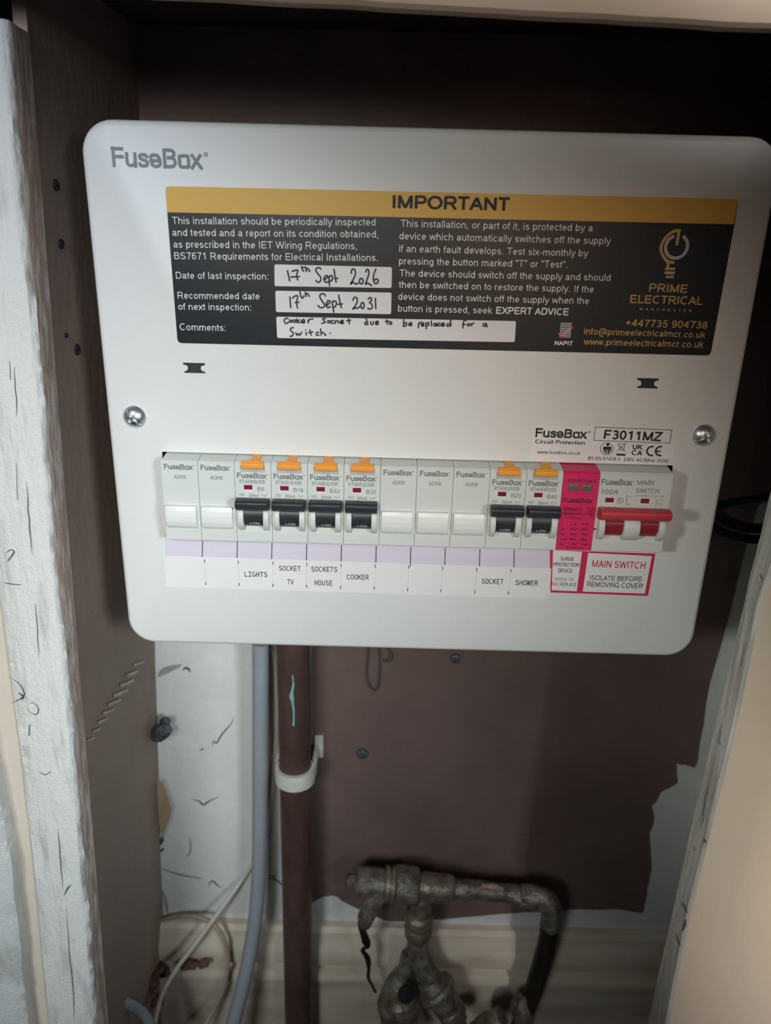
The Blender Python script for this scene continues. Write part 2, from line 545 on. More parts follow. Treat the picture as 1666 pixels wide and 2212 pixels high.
def add_text(bm, s, A, B, y, cap=None, weight=.125, spacing=0.0, slant=0.0, fixed=0.0):
    """flat stroke lettering on the plane Y = y from A to B (both (x, z), ends of the baseline); cap = height of a capital,
    weight = stroke width in capital heights, spacing = extra advance, fixed = one advance for every character"""
    pen = 0.0
    strokes = []
    for ch in s:
        adv, st = FONT[ch]
        if fixed:
            k = min(1.0, fixed * .94 / adv)
            o = (fixed - adv * k) / 2
            if ch == 'I':
                st = st + [[(-.08, LO), (.47, LO)], [(-.08, HI), (.47, HI)]]
        else:
            k, o = 1.0, 0.0
        for q in st:
            strokes.append([(pen + o + x * k, z) for x, z in q])
        pen += (fixed or adv) + spacing
    x0 = min(p[0] for q in strokes for p in q) - weight / 2
    x1 = max(p[0] for q in strokes for p in q) + weight / 2
    A = Vector(A); B = Vector(B)
    d = B - A
    sx = d.length / (x1 - x0)
    d.normalize()
    up = Vector((-d.y, d.x))
    sy = sx if cap is None else cap
    for q in strokes:
        # stroke outline in letter units, so that squeezing the letters keeps their proportions
        P_ = [Vector(p) for p in q]
        n = len(P_)
        yk = layer(y)
        closed = n > 3 and (P_[0] - P_[-1]).length < 1e-5
        Lv, Rv = [], []
        for i in range(n):
            if closed and i == n - 1:
                Lv.append(Lv[0]); Rv.append(Rv[0])
                break
            a = P_[i - 1] if i else (P_[-2] if closed else P_[0])
            b = P_[i + 1] if i < n - 1 else P_[i]
            e0 = (P_[i] - a); e1 = (b - P_[i])
            if e0.length < 1e-9: e0 = e1
            if e1.length < 1e-9: e1 = e0
            n0 = Vector((-e0.y, e0.x)).normalized(); n1 = Vector((-e1.y, e1.x)).normalized()
            m_ = n0 + n1
            m_ = m_.normalized() if m_.length > 1e-6 else n0
            w = weight / 2 / max(.45, m_.dot(n0))
            for lst, sg in ((Lv, 1), (Rv, -1)):
                x, z = P_[i] + m_ * (w * sg)
                g = A + d * ((x - x0) * sx + slant * z * sy) + up * (z * sy)
                lst.append(bm.verts.new((g.x, yk, g.y)))
        for i in range(n - 1):
            bm.faces.new((Rv[i], Rv[i + 1], Lv[i + 1], Lv[i]))


def capm(px, py, h, Y=0.0):
    return at(px, py - h, Y).z - at(px, py, Y).z


def ptext(bm, s, pl, pr, y, caph=None, **k):
    add_text(bm, s, xz(*pl), xz(*pr), y, capm(pl[0], pl[1], caph) if caph else None, **k)


LOGO = [
    [(.07, 0), (.07, 1)], [(0, .93), (.57, .93)], [(.07, .52), (.55, .52)],
    [(.76, .72), (.76, .22), (.84, .09), (.97, .065), (1.10, .12), (1.17, .25)], [(1.18, .72), (1.18, 0)],
    [(1.80, .52), (1.74, .63), (1.60, .655), (1.45, .61), (1.42, .50), (1.52, .41), (1.70, .35), (1.80, .24), (1.76, .10), (1.60, .06), (1.45, .09), (1.39, .20)],
    [(1.98, .52), (2.06, .63), (2.22, .655), (2.37, .60), (2.43, .47), (2.43, .365)], [(1.95, .355), (2.50, .355)],
    [(2.02, .30), (2.05, .14), (2.17, .06), (2.32, .065), (2.42, .12), (2.48, .22)],
    [(2.70, 0), (2.70, .93), (2.95, .93), (3.12, .90), (3.20, .76), (3.14, .60), (2.98, .535), (2.86, .535)],
    [(2.98, .535), (3.16, .49), (3.24, .30), (3.17, .12), (3.0, .065), (2.80, .065)],
    [(3.50, .66), (3.47, .58), (3.47, .32)], [(3.60, .655), (3.86, .655), (3.92, .60), (3.93, .47)],
    [(3.93, .38), (3.93, .12), (3.84, .055)], [(3.76, .07), (3.56, .07), (3.48, .13), (3.47, .22)],
    [(4.10, .72), (4.60, 0)], [(4.56, .72), (4.08, 0)],
    [(4.84 + .085 * math.cos(a * .7), .76 + .085 * math.sin(a * .7)) for a in range(10)],
]
LOGOW = 4.93


def add_logo(bm, A, B, y, cap=None):
    A = Vector(A); B = Vector(B)
    d = B - A
    sx = d.length / LOGOW
    d.normalize()
    up = Vector((-d.y, d.x))
    sy = cap or sx
    for i, st in enumerate(LOGO):
        pts = [tuple(A + d * (x * sx) + up * (z * sy)) for x, z in st]
        straight = len(st) == 2
        wdt = (.165 if i < len(LOGO) - 1 else .05) * sx
        if i == 9:
            add_ribbon(bm, pts[:2], wdt, y, 0)
            add_ribbon(bm, pts[1:], wdt, y, 4)
        else:
            add_ribbon(bm, pts, wdt, y, 0 if straight else 4)


# ------------------------------------------------------------------ the cupboard (setting)
YW = 0.12          # back wall face
YP = -0.022        # front faces of the posts


def lerp_line(anchors):
    """piecewise-linear X over z from pixel anchors unprojected at a depth"""
    pts = sorted([(at(px, py, Y).z, at(px, py, Y).x) for px, py, Y in anchors])

    def f(z):
        if z <= pts[0][0]:
            a, b = pts[0], pts[1]
        elif z >= pts[-1][0]:
            a, b = pts[-2], pts[-1]
        else:
            for a, b in zip(pts, pts[1:]):
                if a[0] <= z <= b[0]:
                    break
        return a[1] + (b[1] - a[1]) * (z - a[0]) / (b[0] - a[0])
    return f


ZF = -0.80   # floor


def board(name, cols, mats, z0, z1, rows, parent=None):
    """upright board: cols = (Xfunc, Y, jitter_x, jitter_y, material index of the face to the next column)"""
    bm = new()
    grid = []
    for i in range(rows + 1):
        z = z0 + (z1 - z0) * i / rows
        row = []
        for k, (xf, Y, jx, jy, mi) in enumerate(cols):
            n1 = noise.noise(Vector((k * 7.3, z * 45, 1.7))) * .7 + noise.noise(Vector((k * 3.1, z * 190, 5.2))) * .5
            n2 = noise.noise(Vector((k * 5.9, z * 60, 9.1))) * .7 + noise.noise(Vector((k * 2.3, z * 210, 3.3))) * .5
            row.append(bm.verts.new((xf(z) + jx * n1, Y + jy * n2, z)))
        grid.append(row)
    n = len(cols)
    for i in range(rows):
        for k in range(n):
            j = (k + 1) % n
            f = bm.faces.new((grid[i][k], grid[i][j], grid[i + 1][j], grid[i + 1][k]))
            f.material_index = cols[k][4]
    bm.faces.new(grid[0])
    bm.faces.new(grid[-1][::-1])
    bmesh.ops.recalc_face_normals(bm, faces=bm.faces)
    return link(name, bm, mats, parent, angle=0.9, kind='structure')


# back wall, ceiling, floor, side walls
bm = new(); add_box(bm, (-0.30, YW, ZF), (0.30, YW + 0.03, 0.062))
wall_back = link('wall_back', bm, 'plaster_white', kind='structure')
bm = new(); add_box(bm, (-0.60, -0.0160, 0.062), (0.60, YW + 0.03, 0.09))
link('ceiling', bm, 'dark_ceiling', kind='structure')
bm = new(); add_box(bm, (-0.60, -0.6, ZF - 0.03), (0.60, YW + 0.03, ZF))
link('floor', bm, 'floor_dark', kind='structure')

# left side wall, leaning, from the post to the corner
def quad_wall(name, front, back, thick, m):
    bm = new()
    rows, cols = 40, 6
    g = []
    for i in range(rows + 1):
        z = 0.062 + (ZF - 0.062) * i / rows
        r = []
        for k in range(cols + 1):
            t = k / cols
            x = front(z) * (1 - t) + back(z) * t
            y = 0.0 * (1 - t) + YW * t
            r.append(bm.verts.new((x + 0.0006 * noise.noise(Vector((y * 30, z * 20, 2))), y, z)))
        r.append(bm.verts.new((back(z) + thick, YW, z)))
        r.append(bm.verts.new((front(z) + thick, 0.0, z)))
        g.append(r)
    n = cols + 3
    for i in range(rows):
        for k in range(n):
            j = (k + 1) % n
            bm.faces.new((g[i][k], g[i][j], g[i + 1][j], g[i + 1][k]))
    bm.faces.new(g[0]); bm.faces.new(g[-1][::-1])
    bmesh.ops.recalc_face_normals(bm, faces=bm.faces)
    return link(name, bm, m, angle=0.5, kind='structure')


LX0 = lerp_line([(62, 50, 0), (144, 1100, 0), (234, 2200, 0)])
LX1 = lerp_line([(335, 1400, YW), (355, 2075, YW)])
wall_left = quad_wall('wall_left', lambda z: LX0(z) - 0.0005, LX1, -0.006, 'board_brown')
bm = new(); add_box(bm, (0.262, 0.0, ZF), (0.30, YW, 0.062))
link('wall_right', bm, 'plaster_white', kind='structure')

# left post: reveal / chipped arris / white face
LF = lerp_line([(17, 214, YP), (45, 547, YP), (82, 896, YP), (100, 1150, YP), (146, 1603, YP), (198, 2206, YP)])
LB = lerp_line([(5, 1351, YP), (38, 1602, YP), (68, 1854, YP), (103, 2212, YP)])
LR = lerp_line([(0, 1753, -0.03), (20, 1854, -0.03), (38, 2030, -0.03), (58, 2212, -0.03)])
ZT = 0.0315
trim_post = board('trim_1', [
    (LX0, -0.0002, 0.0, 0.0, 0),
    (lambda z: LX0(z) - 0.0002, -0.009, 0.0007, 0.0, 0),
    (lambda z: LF(z) + 0.0026, YP + 0.003, 0.0011, 0.0006, 1),
    (lambda z: LF(z) + 0.0008, YP + 0.0005, 0.0006, 0.0004, 2),
    (lambda z: LF(z) - 0.0014, YP, 0.0003, 0.0002, 2),
    (lambda z: LF(z) - 0.010, YP - 0.0003, 0.0, 0.0005, 2),
    (lambda z: LF(z) - 0.018, YP, 0.0, 0.0004, 2),
    (lambda z: LB(z) + 0.0012, YP, 0.0004, 0.0003, 2),
    (lambda z: LB(z), YP + 0.0015, 0.0005, 0.0002, 2),
    (lambda z: LB(z) - 0.0005, -0.0002, 0.0, 0.0, 2),
], ['wood_brown', 'wood_chip', 'wood_white'], ZF, ZT, 420)
board('trim_2', [
    (lambda z: LB(z) - 0.0008, -0.0002, 0, 0, 0),
    (lambda z: LB(z) - 0.0008, YP + 0.003, 0.0002, 0.0003, 0),
    (lambda z: (LB(z) + LR(z)) / 2 - 0.001, YP + 0.0034, 0, 0.0003, 0),
    (lambda z: LR(z) - 0.002, YP + 0.003, 0, 0.0002, 0),
    (lambda z: LR(z) - 0.002, -0.0002, 0, 0, 0),
], ['cream_groove'], ZF, ZT, 160)
board('trim_3', [
    (lambda z: LR(z) - 0.0022, -0.0002, 0, 0, 0),
    (lambda z: LR(z) - 0.0004, -0.019, 0.0005, 0.0005, 0),
    (lambda z: LR(z), -0.0285, 0.0011, 0.001, 0),
    (lambda z: LR(z) - 0.004, -0.0315, 0.0006, 0.0008, 0),
    (lambda z: LR(z) - 0.012, -0.032, 0.0, 0.0007, 0),
    (lambda z: LR(z) - 0.40, -0.032, 0.0, 0.0, 0),
    (lambda z: LR(z) - 0.40, -0.0002, 0.0, 0.0, 0),
], ['wood_white_rough'], ZF, ZT, 420)
def add_crack(bm, pts, w, Y):
    P_ = smooth_path([at(x, y, Y) for x, y in pts], 5)
    n_ = len(P_)
    prev = None
    for i_, p_ in enumerate(P_):
        jx = .0004 * noise.noise(Vector((p_.x * 900, p_.z * 900, 2)))
        ww = w * .00011 * max(.15, math.sin(math.pi * (i_ + .4) / n_))
        dd = (P_[min(i_ + 1, n_ - 1)] - P_[max(i_ - 1, 0)]).normalized()
        pr_ = Vector((-dd.z, 0, dd.x)) * ww
        cur = (bm.verts.new(p_ + pr_ + Vector((jx, 0, 0))), bm.verts.new(p_ - pr_ + Vector((jx, 0, 0))))
        if prev:
            bm.faces.new((prev[0], prev[1], cur[1], cur[0]))
        prev = cur


bm = new()
for pts_, w_ in (
    ([(20, 1463), (42, 1478), (52, 1500), (40, 1512), (22, 1520)], 2.2), ([(40, 1497), (50, 1505), (46, 1512)], 4), ([(58, 1525), (70, 1518), (82, 1530), (80, 1543), (66, 1540), (58, 1528)], 1.8),
    ([(84, 1667), (98, 1674), (110, 1666)], 1.8), ([(76, 1300), (80, 1350), (84, 1420)], 1.6), ([(125, 1790), (130, 1850), (136, 1920)], 2.0), ([(138, 1935), (146, 1920), (152, 1912)], 3.5),
    ([(143, 1960), (150, 2060), (158, 2140), (160, 2205)], 2.2), ([(12, 1196), (22, 1188), (30, 1192), (20, 1208), (14, 1214)], 2.4), ([(4, 1258), (26, 1262), (48, 1264)], 2.0),
    ([(30, 790), (34, 850), (36, 900)], 1.6), ([(20, 780), (22, 820)], 1.5), ([(58, 1040), (62, 1120), (70, 1200)], 1.8), ([(64, 1565), (62, 1590)], 2.6), ([(35, 1000), (38, 1080)], 1.4)):
    add_crack(bm, pts_, w_, YP - .0009)
link('paint_crack', bm, 'mark_dark', trim_post, smooth=False)
# right post: grey reveal and cream face
RX0 = lerp_line([(1657, 1103, -.001), (1540, 1600, -.001), (1500, 1766, -.001), (1457, 1960, -.001), (1427, 2095, -.001), (1401, 2212, -.001)])
RX1 = lerp_line([(1666, 1233, YP), (1639, 1320, YP), (1579, 1600, YP), (1538, 1766, YP), (1491, 1960, YP), (1463, 2095, YP), (1441, 2212, YP)])
trim_right = board('trim_4', [
    (lambda z: RX0(z), -0.0002, 0.0005, 0.0, 0),
    (lambda z: RX0(z) * .75 + RX1(z) * .25, -0.006, 0.0006, 0.0, 0),
    (lambda z: RX0(z) * .3 + RX1(z) * .7, -0.015, 0.0004, 0.0, 0),
    (lambda z: RX1(z) - .0004, YP + 0.0015, 0.0003, 0.0002, 0),
    (lambda z: RX1(z) + 0.0014, YP, 0.0002, 0.0001, 1),
    (lambda z: RX1(z) + 0.02, YP - 0.0004, 0, 0, 1),
    (lambda z: 0.50, YP - 0.0004, 0, 0, 1),
    (lambda z: 0.50, -0.0002, 0, 0, 0),
], ['reveal_grey', 'cream_paint'], ZF, 0.0345, 300)
bm = new()
for pts_, w_ in (
    ([(1470, 1948), (1478, 1960), (1484, 1975)], 2.5), ([(1459, 2016), (1464, 2032), (1470, 2046)], 2.5), ([(1520, 1812), (1522, 1822)], 3.5), ([(1497, 1828), (1500, 1838)], 2.0),
    ([(1530, 1690), (1524, 1720), (1518, 1760), (1512, 1790)], 1.8), ([(1480, 1985), (1478, 2000), (1474, 2012)], 4.5), ([(1560, 1560), (1552, 1600), (1556, 1612)], 1.6), ([(1608, 1390), (1600, 1440)], 1.5), ([(1642, 1240), (1646, 1252)], 2)):
    Q_ = []
    for x_, y_ in pts_:
        # on the slanting reveal face
        Q_.append((x_, y_))
    add_crack(bm, Q_, w_, YP + .006)
for v in bm.verts:
    k_ = 0.0
    x0_, x1_ = RX0(v.co.z), RX1(v.co.z)
    d_ = v.co - CAM
    # slide along the ray from the camera onto the reveal
    lo_, hi_ = 0.5, 1.5
    for _ in range(40):
        m_ = (lo_ + hi_) / 2
        p_ = CAM + d_ * m_
        f_ = (p_.y - YP) / (0 - YP)
        if p_.x > RX1(p_.z) * (1 - f_) + RX0(p_.z) * f_ - .0012:
            hi_ = m_
        else:
            lo_ = m_
    v.co = CAM + d_ * lo_
link('paint_crack', bm, 'mark_dark', trim_right, smooth=False)
# header across the top
bm = new()
ptsz = []
n = 90
rows = []
for i in range(n + 1):
    x = -0.5 + 1.0 * i / n
    j = 0.0006 * noise.noise(Vector((x * 40, 3, 1)))
    zb = 0.0398 - 0.0243 * (x + 0.0745) + j
    rows.append([bm.verts.new((x, y, z)) for y, z in ((-.0162, zb), (YP - .001, zb), (YP - .0025, zb + .0015), (YP - .0025, .2), (-.0162, .2))])
for a, b in zip(rows, rows[1:]):
    for k in range(5):
        j = (k + 1) % 5
        bm.faces.new((a[k], a[j], b[j], b[k]))
bm.faces.new(rows[0]); bm.faces.new(rows[-1][::-1])
bmesh.ops.recalc_face_normals(bm, faces=bm.faces)
link('trim_5', bm, 'header_paint', kind='structure')
bm = new(); add_box(bm, (0.108, YP - 0.0075, 0.0465), (0.5, YP - 0.0025, 0.2), 0.0015)
link('trim_6', bm, 'header_wood', kind='structure')

# brown paint coat on the back wall, ragged where it stops
out = [xz(672, 1380, YW), xz(672, 1600, YW), xz(669, 1800, YW), xz(674, 1950, YW), xz(700, 1935, YW), xz(722, 1934, YW), xz(742, 1946, YW), xz(760, 1957, YW),
       xz(840, 1990, YW), xz(960, 1985, YW), xz(1100, 1972, YW), xz(1230, 1965, YW), xz(1330, 1962, YW), xz(1388, 1972, YW), xz(1394, 1950, YW), xz(1400, 1915, YW),
       xz(1408, 1870, YW), xz(1403, 1800, YW), xz(1413, 1775, YW), xz(1409, 1740, YW), xz(1428, 1712, YW), xz(1464, 1690, YW), xz(1461, 1648, YW), xz(1501, 1657, YW),
       xz(1507, 1640, YW), xz(1532, 1480, YW), xz(1575, 1330, YW), xz(1612, 1180, YW), xz(1650, 1050, YW)]
rag = []
for i, p in enumerate(out[:-1]):
    q = out[i + 1]
    for k in range(4):
        t = k / 4
        x = p[0] + (q[0] - p[0]) * t; z = p[1] + (q[1] - p[1]) * t
        a = 0.0012 if 3 < i < 25 else 0.0003
        rag.append((x + a * noise.noise(Vector((x * 200, z * 200, 4))), z + a * noise.noise(Vector((x * 200, z * 200, 8)))))
rag += [(0.262, -0.19), (0.262, 0.062), (-0.17, 0.062), (-0.17, -0.24), (out[0][0], -0.24)]
bm = new(); add_plate(bm, rag, YW - 0.0005, YW - 0.0001)
bmesh.ops.triangulate(bm, faces=[f for f in bm.faces if len(f.verts) > 4])
link('paint_coat', bm, 'paint_brown', wall_back, smooth=False, label='old pinkish brown paint with ragged edge')

# skirting along the back wall
zt = at(900, 2006, YW - .006).z
prof = [(YW, zt), (YW - .006, zt), (YW - .009, zt - .004), (YW - .010, zt - .012), (YW - .013, zt - .018), (YW - .0135, zt - .026), (YW - .0125, zt - .036),
        (YW - .008, zt - .039), (YW - .008, zt - .0415), (YW - .014, zt - .043), (YW - .0155, zt - .049), (YW - .014, zt - .055), (YW - .0125, zt - .058), (YW - .0125, ZF), (YW, ZF)]
bm = new(); add_prism_x(bm, prof, -0.215, 0.262)
link('baseboard_back', bm, 'skirting_cream', angle=0.5, kind='structure')

# marks on the back wall and side wall: cracks, scuffs, holes
bm = new()
for st, w in (
    ([(505, 1548), (500, 1562), (488, 1576), (478, 1588), (468, 1605), (462, 1600), (458, 1614)], 3.0),
    ([(345, 1873), (372, 1884), (405, 1892), (438, 1897)], 3.0),
    ([(450, 1915), (458, 1902), (468, 1910), (478, 1917)], 4.0),
    ([(412, 1725), (430, 1730), (440, 1738), (452, 1730), (474, 1720)], 4.0),
    ([(394, 1447), (404, 1442), (412, 1452)], 5.0),
    ([(344, 1828), (350, 1815), (352, 1800)], 8.0), ([(346, 1840), (354, 1832)], 7.0),
    ([(432, 1620), (440, 1617)], 4.0),
    ([(410, 1805), (412, 1835), (404, 1852)], 2.0), ([(578, 1894), (600, 1902), (612, 1915)], 4),
    ([(870, 1652), (873, 1649)], 5), ([(708, 1636), (711, 1634)], 6)):
    add_ribbon(bm, [xz(x, y, YW) for x, y in st], w / FPX * .6, YW - 0.0003, 4, taper=True)
link('crack', bm, 'mark_dark', wall_back, smooth=False)
bm = new()
for st, w in (([(341, 1462), (352, 1452), (368, 1444), (392, 1436)], 15.0), ([(350, 1920), (358, 1945), (362, 1975)], 7.0), ([(580, 1890), (596, 1893)], 8.0)):
    add_ribbon(bm, [xz(x, y, YW) for x, y in st], w / FPX * .6, YW - 0.0003, 4, taper=True)
link('smudge', bm, 'mark_grey', wall_back, smooth=False)
bm = new()
for k in range(9):
    t = k / 8
    x = 297 - 105 * t; y = 1428 + 165 * t
    def side(px, py):
        # point on the left side wall seen through a pixel
        d = AX * ((px - CX) / FPX) + AD * ((py - CY) / FPX) + AF
        lo, hi = 0.0, YW
        for _ in range(40):
            Ym = (lo + hi) / 2
            p = CAM + d * ((Ym - CAM.y) / d.y)
            tt = Ym / YW
            xw = LX0(p.z) * (1 - tt) + LX1(p.z) * tt
            if p.x > xw: lo = Ym
            else: hi = Ym
        return p
    w_ = 1 - .55 * abs(t - .35) * 1.5
    a = side(x - 17 * w_, y + 9 * w_); b = side(x + 15 * w_, y - 3 * w_); c = side(x + 17 * w_, y + 4 * w_); d2 = side(x - 15 * w_, y + 17 * w_)
    off = Vector((0.0012, -0.0002, 0))
    bm.faces.new([bm.verts.new(q + off) for q in (a, d2, c, b)])
link('scuff_mark', bm, 'mark_pale', wall_left, smooth=False)
for px, py, r in ((133, 527, 9), (167, 755, 12), (122, 400, 10), (143, 724, 5)):
    p = side(px, py)
    bm = new()
    add_lathe(bm, p + Vector((-.002, 0, 0)), p + Vector((.0007, -.0001, 0)), [(0, r / FPX * .42), (.85, r / FPX * .42), (.95, r / FPX * .38), (1, r / FPX * .2)], 14)
    link('dark_spot', bm, 'slot_black', wall_left)  # flat dark disc, coloured to look like a hole
# torn cardboard edge sticking past the corner
bm = new()
add_plate(bm, [xz(x, y, .112) for x, y in ((340, 1680), (352, 1690), (362, 1715), (371, 1745), (368, 1765), (360, 1785), (352, 1810), (345, 1780), (342, 1740))], .1105, .1115)
link('torn_paper', bm, 'cardboard', wall_left, smooth=False)
# broken wood and rubble at the foot of the side wall
for i, (px, py, Y, r) in enumerate(((322, 2118, .085, 20), (350, 2098, .098, 15), (300, 2150, .075, 22), (330, 2160, .09, 18), (268, 2150, .06, 14), (405, 2085, .1, 13), (440, 2082, .1, 10), (262, 2195, .05, 16))):
    bm = new()
    bmesh.ops.create_icosphere(bm, subdivisions=3, radius=1)
    c = at(px, py, Y)
    rm = r * depth(c) / FPX
    for v in bm.verts:
        nn = 1 + .5 * noise.noise(v.co * 1.4 + Vector((i * 3, 0, 0))) + .2 * noise.noise(v.co * 4 + Vector((0, i * 5, 0)))
        v.co = Vector((v.co.x * 1.3, v.co.y * .8, v.co.z * .8)) * (rm * nn) + c
    link('broken_wood', bm, 'rubble_brown', wall_left, angle=0.5)

# ------------------------------------------------------------------ consumer unit
PW, PH = 0.155, 0.2598
unit = thing('consumer_unit', 'wide white metal consumer unit mounted in the cupboard', 'fuse box', (0, YW - .001, -PH))
HOLE = (-0.1288, 0.1282, -0.1500, -0.1955)


def ring_pts(inset, r, n=10):
    x0, x1, z0, z1 = -PW + inset, PW - inset, -PH + inset, -inset
    rr = max(r - inset, .001)
    out = []
    for cx_, cz_, a0 in ((x1 - rr, z1 - rr, 0), (x0 + rr, z1 - rr, 90), (x0 + rr, z0 + rr, 180), (x1 - rr, z0 + rr, 270)):
        for k in range(n + 1):
            a = math.radians(a0 + 90 * k / n)
            out.append((cx_ + rr * math.cos(a), cz_ + rr * math.sin(a)))
    return out


bm = new()
rings = []
for inset, y in ((.0006, .016), (0, .0155), (0, .0045), (.0004, .0022), (.0014, .0007), (.003, 0.0)):
    rings.append([bm.verts.new((x, y, z)) for x, z in ring_pts(inset, .0145)])
N = len(rings[0])
for a, b in zip(rings, rings[1:]):
    for k in range(N):
        j = (k + 1) % N
        bm.faces.new((a[k], a[j], b[j], b[k]))
loops = [rings[-1]]


def hole(pts):
    f = [bm.verts.new((x, 0, z)) for x, z in pts]
    b = [bm.verts.new((x, .0012, z)) for x, z in pts]
    n = len(f)
    for k in range(n):
        j = (k + 1) % n
        bm.faces.new((f[k], f[j], b[j], b[k]))
    loops.append(f)


hole([(HOLE[0], HOLE[2]), (HOLE[1], HOLE[2]), (HOLE[1], HOLE[3]), (HOLE[0], HOLE[3])])


def slot_shape(cx_, cz_):
    s = [(-5.6, 2.45), (5.2, 2.45), (5.2, 1.5), (3.6, 1.0), (3.1, .4), (3.1, -.5), (3.6, -1.2), (5.2, -1.8), (5.2, -2.5), (-5.0, -2.5), (-5.0, -1.8), (-3.5, -1.2), (-3.2, -.5), (-3.2, .4), (-3.7, 1.0), (-5.4, 1.6)]
    return [(cx_ + a / 1000, cz_ + b / 1000) for a, b in s]


SL = (xz(420, 795), xz(1400, 828))
for c in SL:
    hole(slot_shape(*c))
edges = []
for lp in loops:
    for k in range(len(lp)):
        e = bm.edges.get((lp[k], lp[(k + 1) % len(lp)]))
        edges.append(e)
bmesh.ops.triangle_fill(bm, use_beauty=True, use_dissolve=False, edges=edges, normal=(0, -1, 0))
bmesh.ops.recalc_face_normals(bm, faces=bm.faces)
cover = link('cover', bm, 'powder_white', unit, angle=0.7)
# enclosure behind the cover, open at the front
bm = new()
ex, ez0, ez1 = .1535, -.2575, -.0022
for a, b in (((-ex, .016, ez0), (ex, .0172, ez1)),):
    pass
add_box(bm, (-ex, .0125, ez1 - .0012), (ex, .088, ez1))
add_box(bm, (-ex, .0125, ez0), (ex, .088, ez0 + .0012))
add_box(bm, (-ex, .0125, ez0), (-ex + .0012, .088, ez1))
add_box(bm, (ex - .0012, .0125, ez0), (ex, .088, ez1))
add_box(bm, (-ex, .0868, ez0), (ex, .088, ez1))
link('enclosure', bm, 'powder_white', unit)
for a_, b_ in (((-.14, .088, -.06), (.14, YW - .0006, -.03)), ((-.14, .088, -.20), (-.10, YW - .0006, -.17)), ((.0, .088, -.20), (.14, YW - .0006, -.17))):
    bm = new(); add_box(bm, a_, b_, .001)
    link('mounting_batten', bm, 'board_brown', unit)
bm = new(); add_box(bm, (-.14, .058, -.19), (.14, .066, -.155))
link('mounting_rail', bm, 'screw_steel', unit)
for c in SL:
    bm = new(); add_box(bm, (c[0] - .0075, .0016, c[1] - .005), (c[0] + .0075, .004, c[1] + .005))
    link('slot_backing', bm, 'slot_black', unit)  # black plate stands in for the shaded inside seen through the slot
# printed maker's name, grey
bm = new()
add_logo(bm, xz(244, 359), xz(450, 365), -.00012, capm(244, 359, 41))
link('lettering', bm, 'ink_grey', unit, smooth=False, label='grey printed maker name')


# cover screws
def screw(px, py, rot):
    c = xz(px, py)
    bm = new()
    n = 56
    R_ = .0056
    g = {}
    rot = math.radians(rot)
    for i in range(n + 1):
        r = R_ * i / n
        for k in range(64):
            a = 2 * math.pi * k / 64
            x, z = r * math.cos(a), r * math.sin(a)
            xr = x * math.cos(rot) + z * math.sin(rot); zr = -x * math.sin(rot) + z * math.cos(rot)
            t = r / R_
            h = .0030 * (1 - t ** 2.6) + .0006
            s = 0
            if abs(zr) < .00065:
                s = 1.0
            if abs(xr) < .0008 and abs(zr) < .0030:
                s = max(s, 1.0)
            if r < .0013:
                s = max(s, 1.0)
            h -= .0014 * s * (1 if t < .97 else 0)
            h = max(h, .0002)
            g[i, k] = bm.verts.new((c[0] + x, -h, c[1] + z))
    for i in range(n):
        for k in range(64):
            j = (k + 1) % 64
            if i == 0:
                if k == 0:
                    pass
                try:
                    bm.faces.new((g[0, k], g[1, k], g[1, j]))
                except ValueError:
                    pass
            else:
                bm.faces.new((g[i, k], g[i + 1, k], g[i + 1, j], g[i, j]))
    low = [bm.verts.new((g[n, k].co.x, .001, g[n, k].co.z)) for k in range(64)]
    for k in range(64):
        j = (k + 1) % 64
        bm.faces.new((g[n, k], low[k], low[j], g[n, j]))
    bmesh.ops.remove_doubles(bm, verts=[g[0, k] for k in range(64)], dist=1e-6)
    bmesh.ops.recalc_face_normals(bm, faces=bm.faces)
    return link('cover_screw', bm, 'screw_steel', unit, angle=0.5)


screw(291, 900, -48)
screw(1521, 940, 35)

# ------------------------------------------------------------------ modules in the row
MX0, MP, MZ = -0.1267, 0.0180, -0.1505     # left end, pitch, top of the row
YFR = -0.010                                # front plane
HT = 0.0430


def mm(x, z):
    return (x / 1000, z / 1000)


def body_profile():
    return [(.050, 0), (0.0, 0), (YFR + .0012, -.0012), (YFR, -.0024), (YFR, -HT + .0004), (YFR + .0004, -HT), (.050, -HT)]


def breaker_body(x0, x1, slots):
    """flat faced module body with pockets for the toggles; slots = (xa, xb) in metres"""
    bm = new()
    g = .0001
    prof = body_profile()
    cut = [(.050, 0), (0.0, 0), (YFR + .0012, -.0012), (YFR, -.0024), (YFR, -.0205), (-.001, -.0210), (-.001, -.0345), (-.0080, -.0349), (YFR, -.0376), (YFR, -HT + .0004), (YFR + .0004, -HT), (.050, -HT)]
    xs = x0 + g
    for a, b in slots:
        add_prism_x(bm, prof, xs, a)
        add_prism_x(bm, cut, a, b)
        xs = b
    add_prism_x(bm, prof, xs, x1 - g)
    bmesh.ops.remove_doubles(bm, verts=bm.verts, dist=1e-6)
    return bm


def arc_profile(cy, cz, r, a0, a1, n=16):
    return [(cy - r * math.cos(math.radians(a0 + (a1 - a0) * k / n)), cz + r * math.sin(math.radians(a0 + (a1 - a0) * k / n))) for k in range(n + 1)]


def add_ear(bm, x0, x1):
    add_prism_x(bm, arc_profile(-.0060, -.0296, .0080, 60, -60, 14) , x0, x1, .00025)


def barrel_profile():
    p = arc_profile(-.0050, -.0284, .0072, 65, -62, 18)
    # two moulded grooves
    return p + [(-.0015, -.0344), (-.0015, -.0218)]


def bar_profile():
    # angled toggle bar standing off the barrel
    return [(-.0100, -.0196), (-.0135, -.0181), (-.0176, -.0184), (-.0186, -.0196), (-.0184, -.0222), (-.0160, -.0240), (-.0125, -.0246), (-.0100, -.0238)]


PROTO = {}


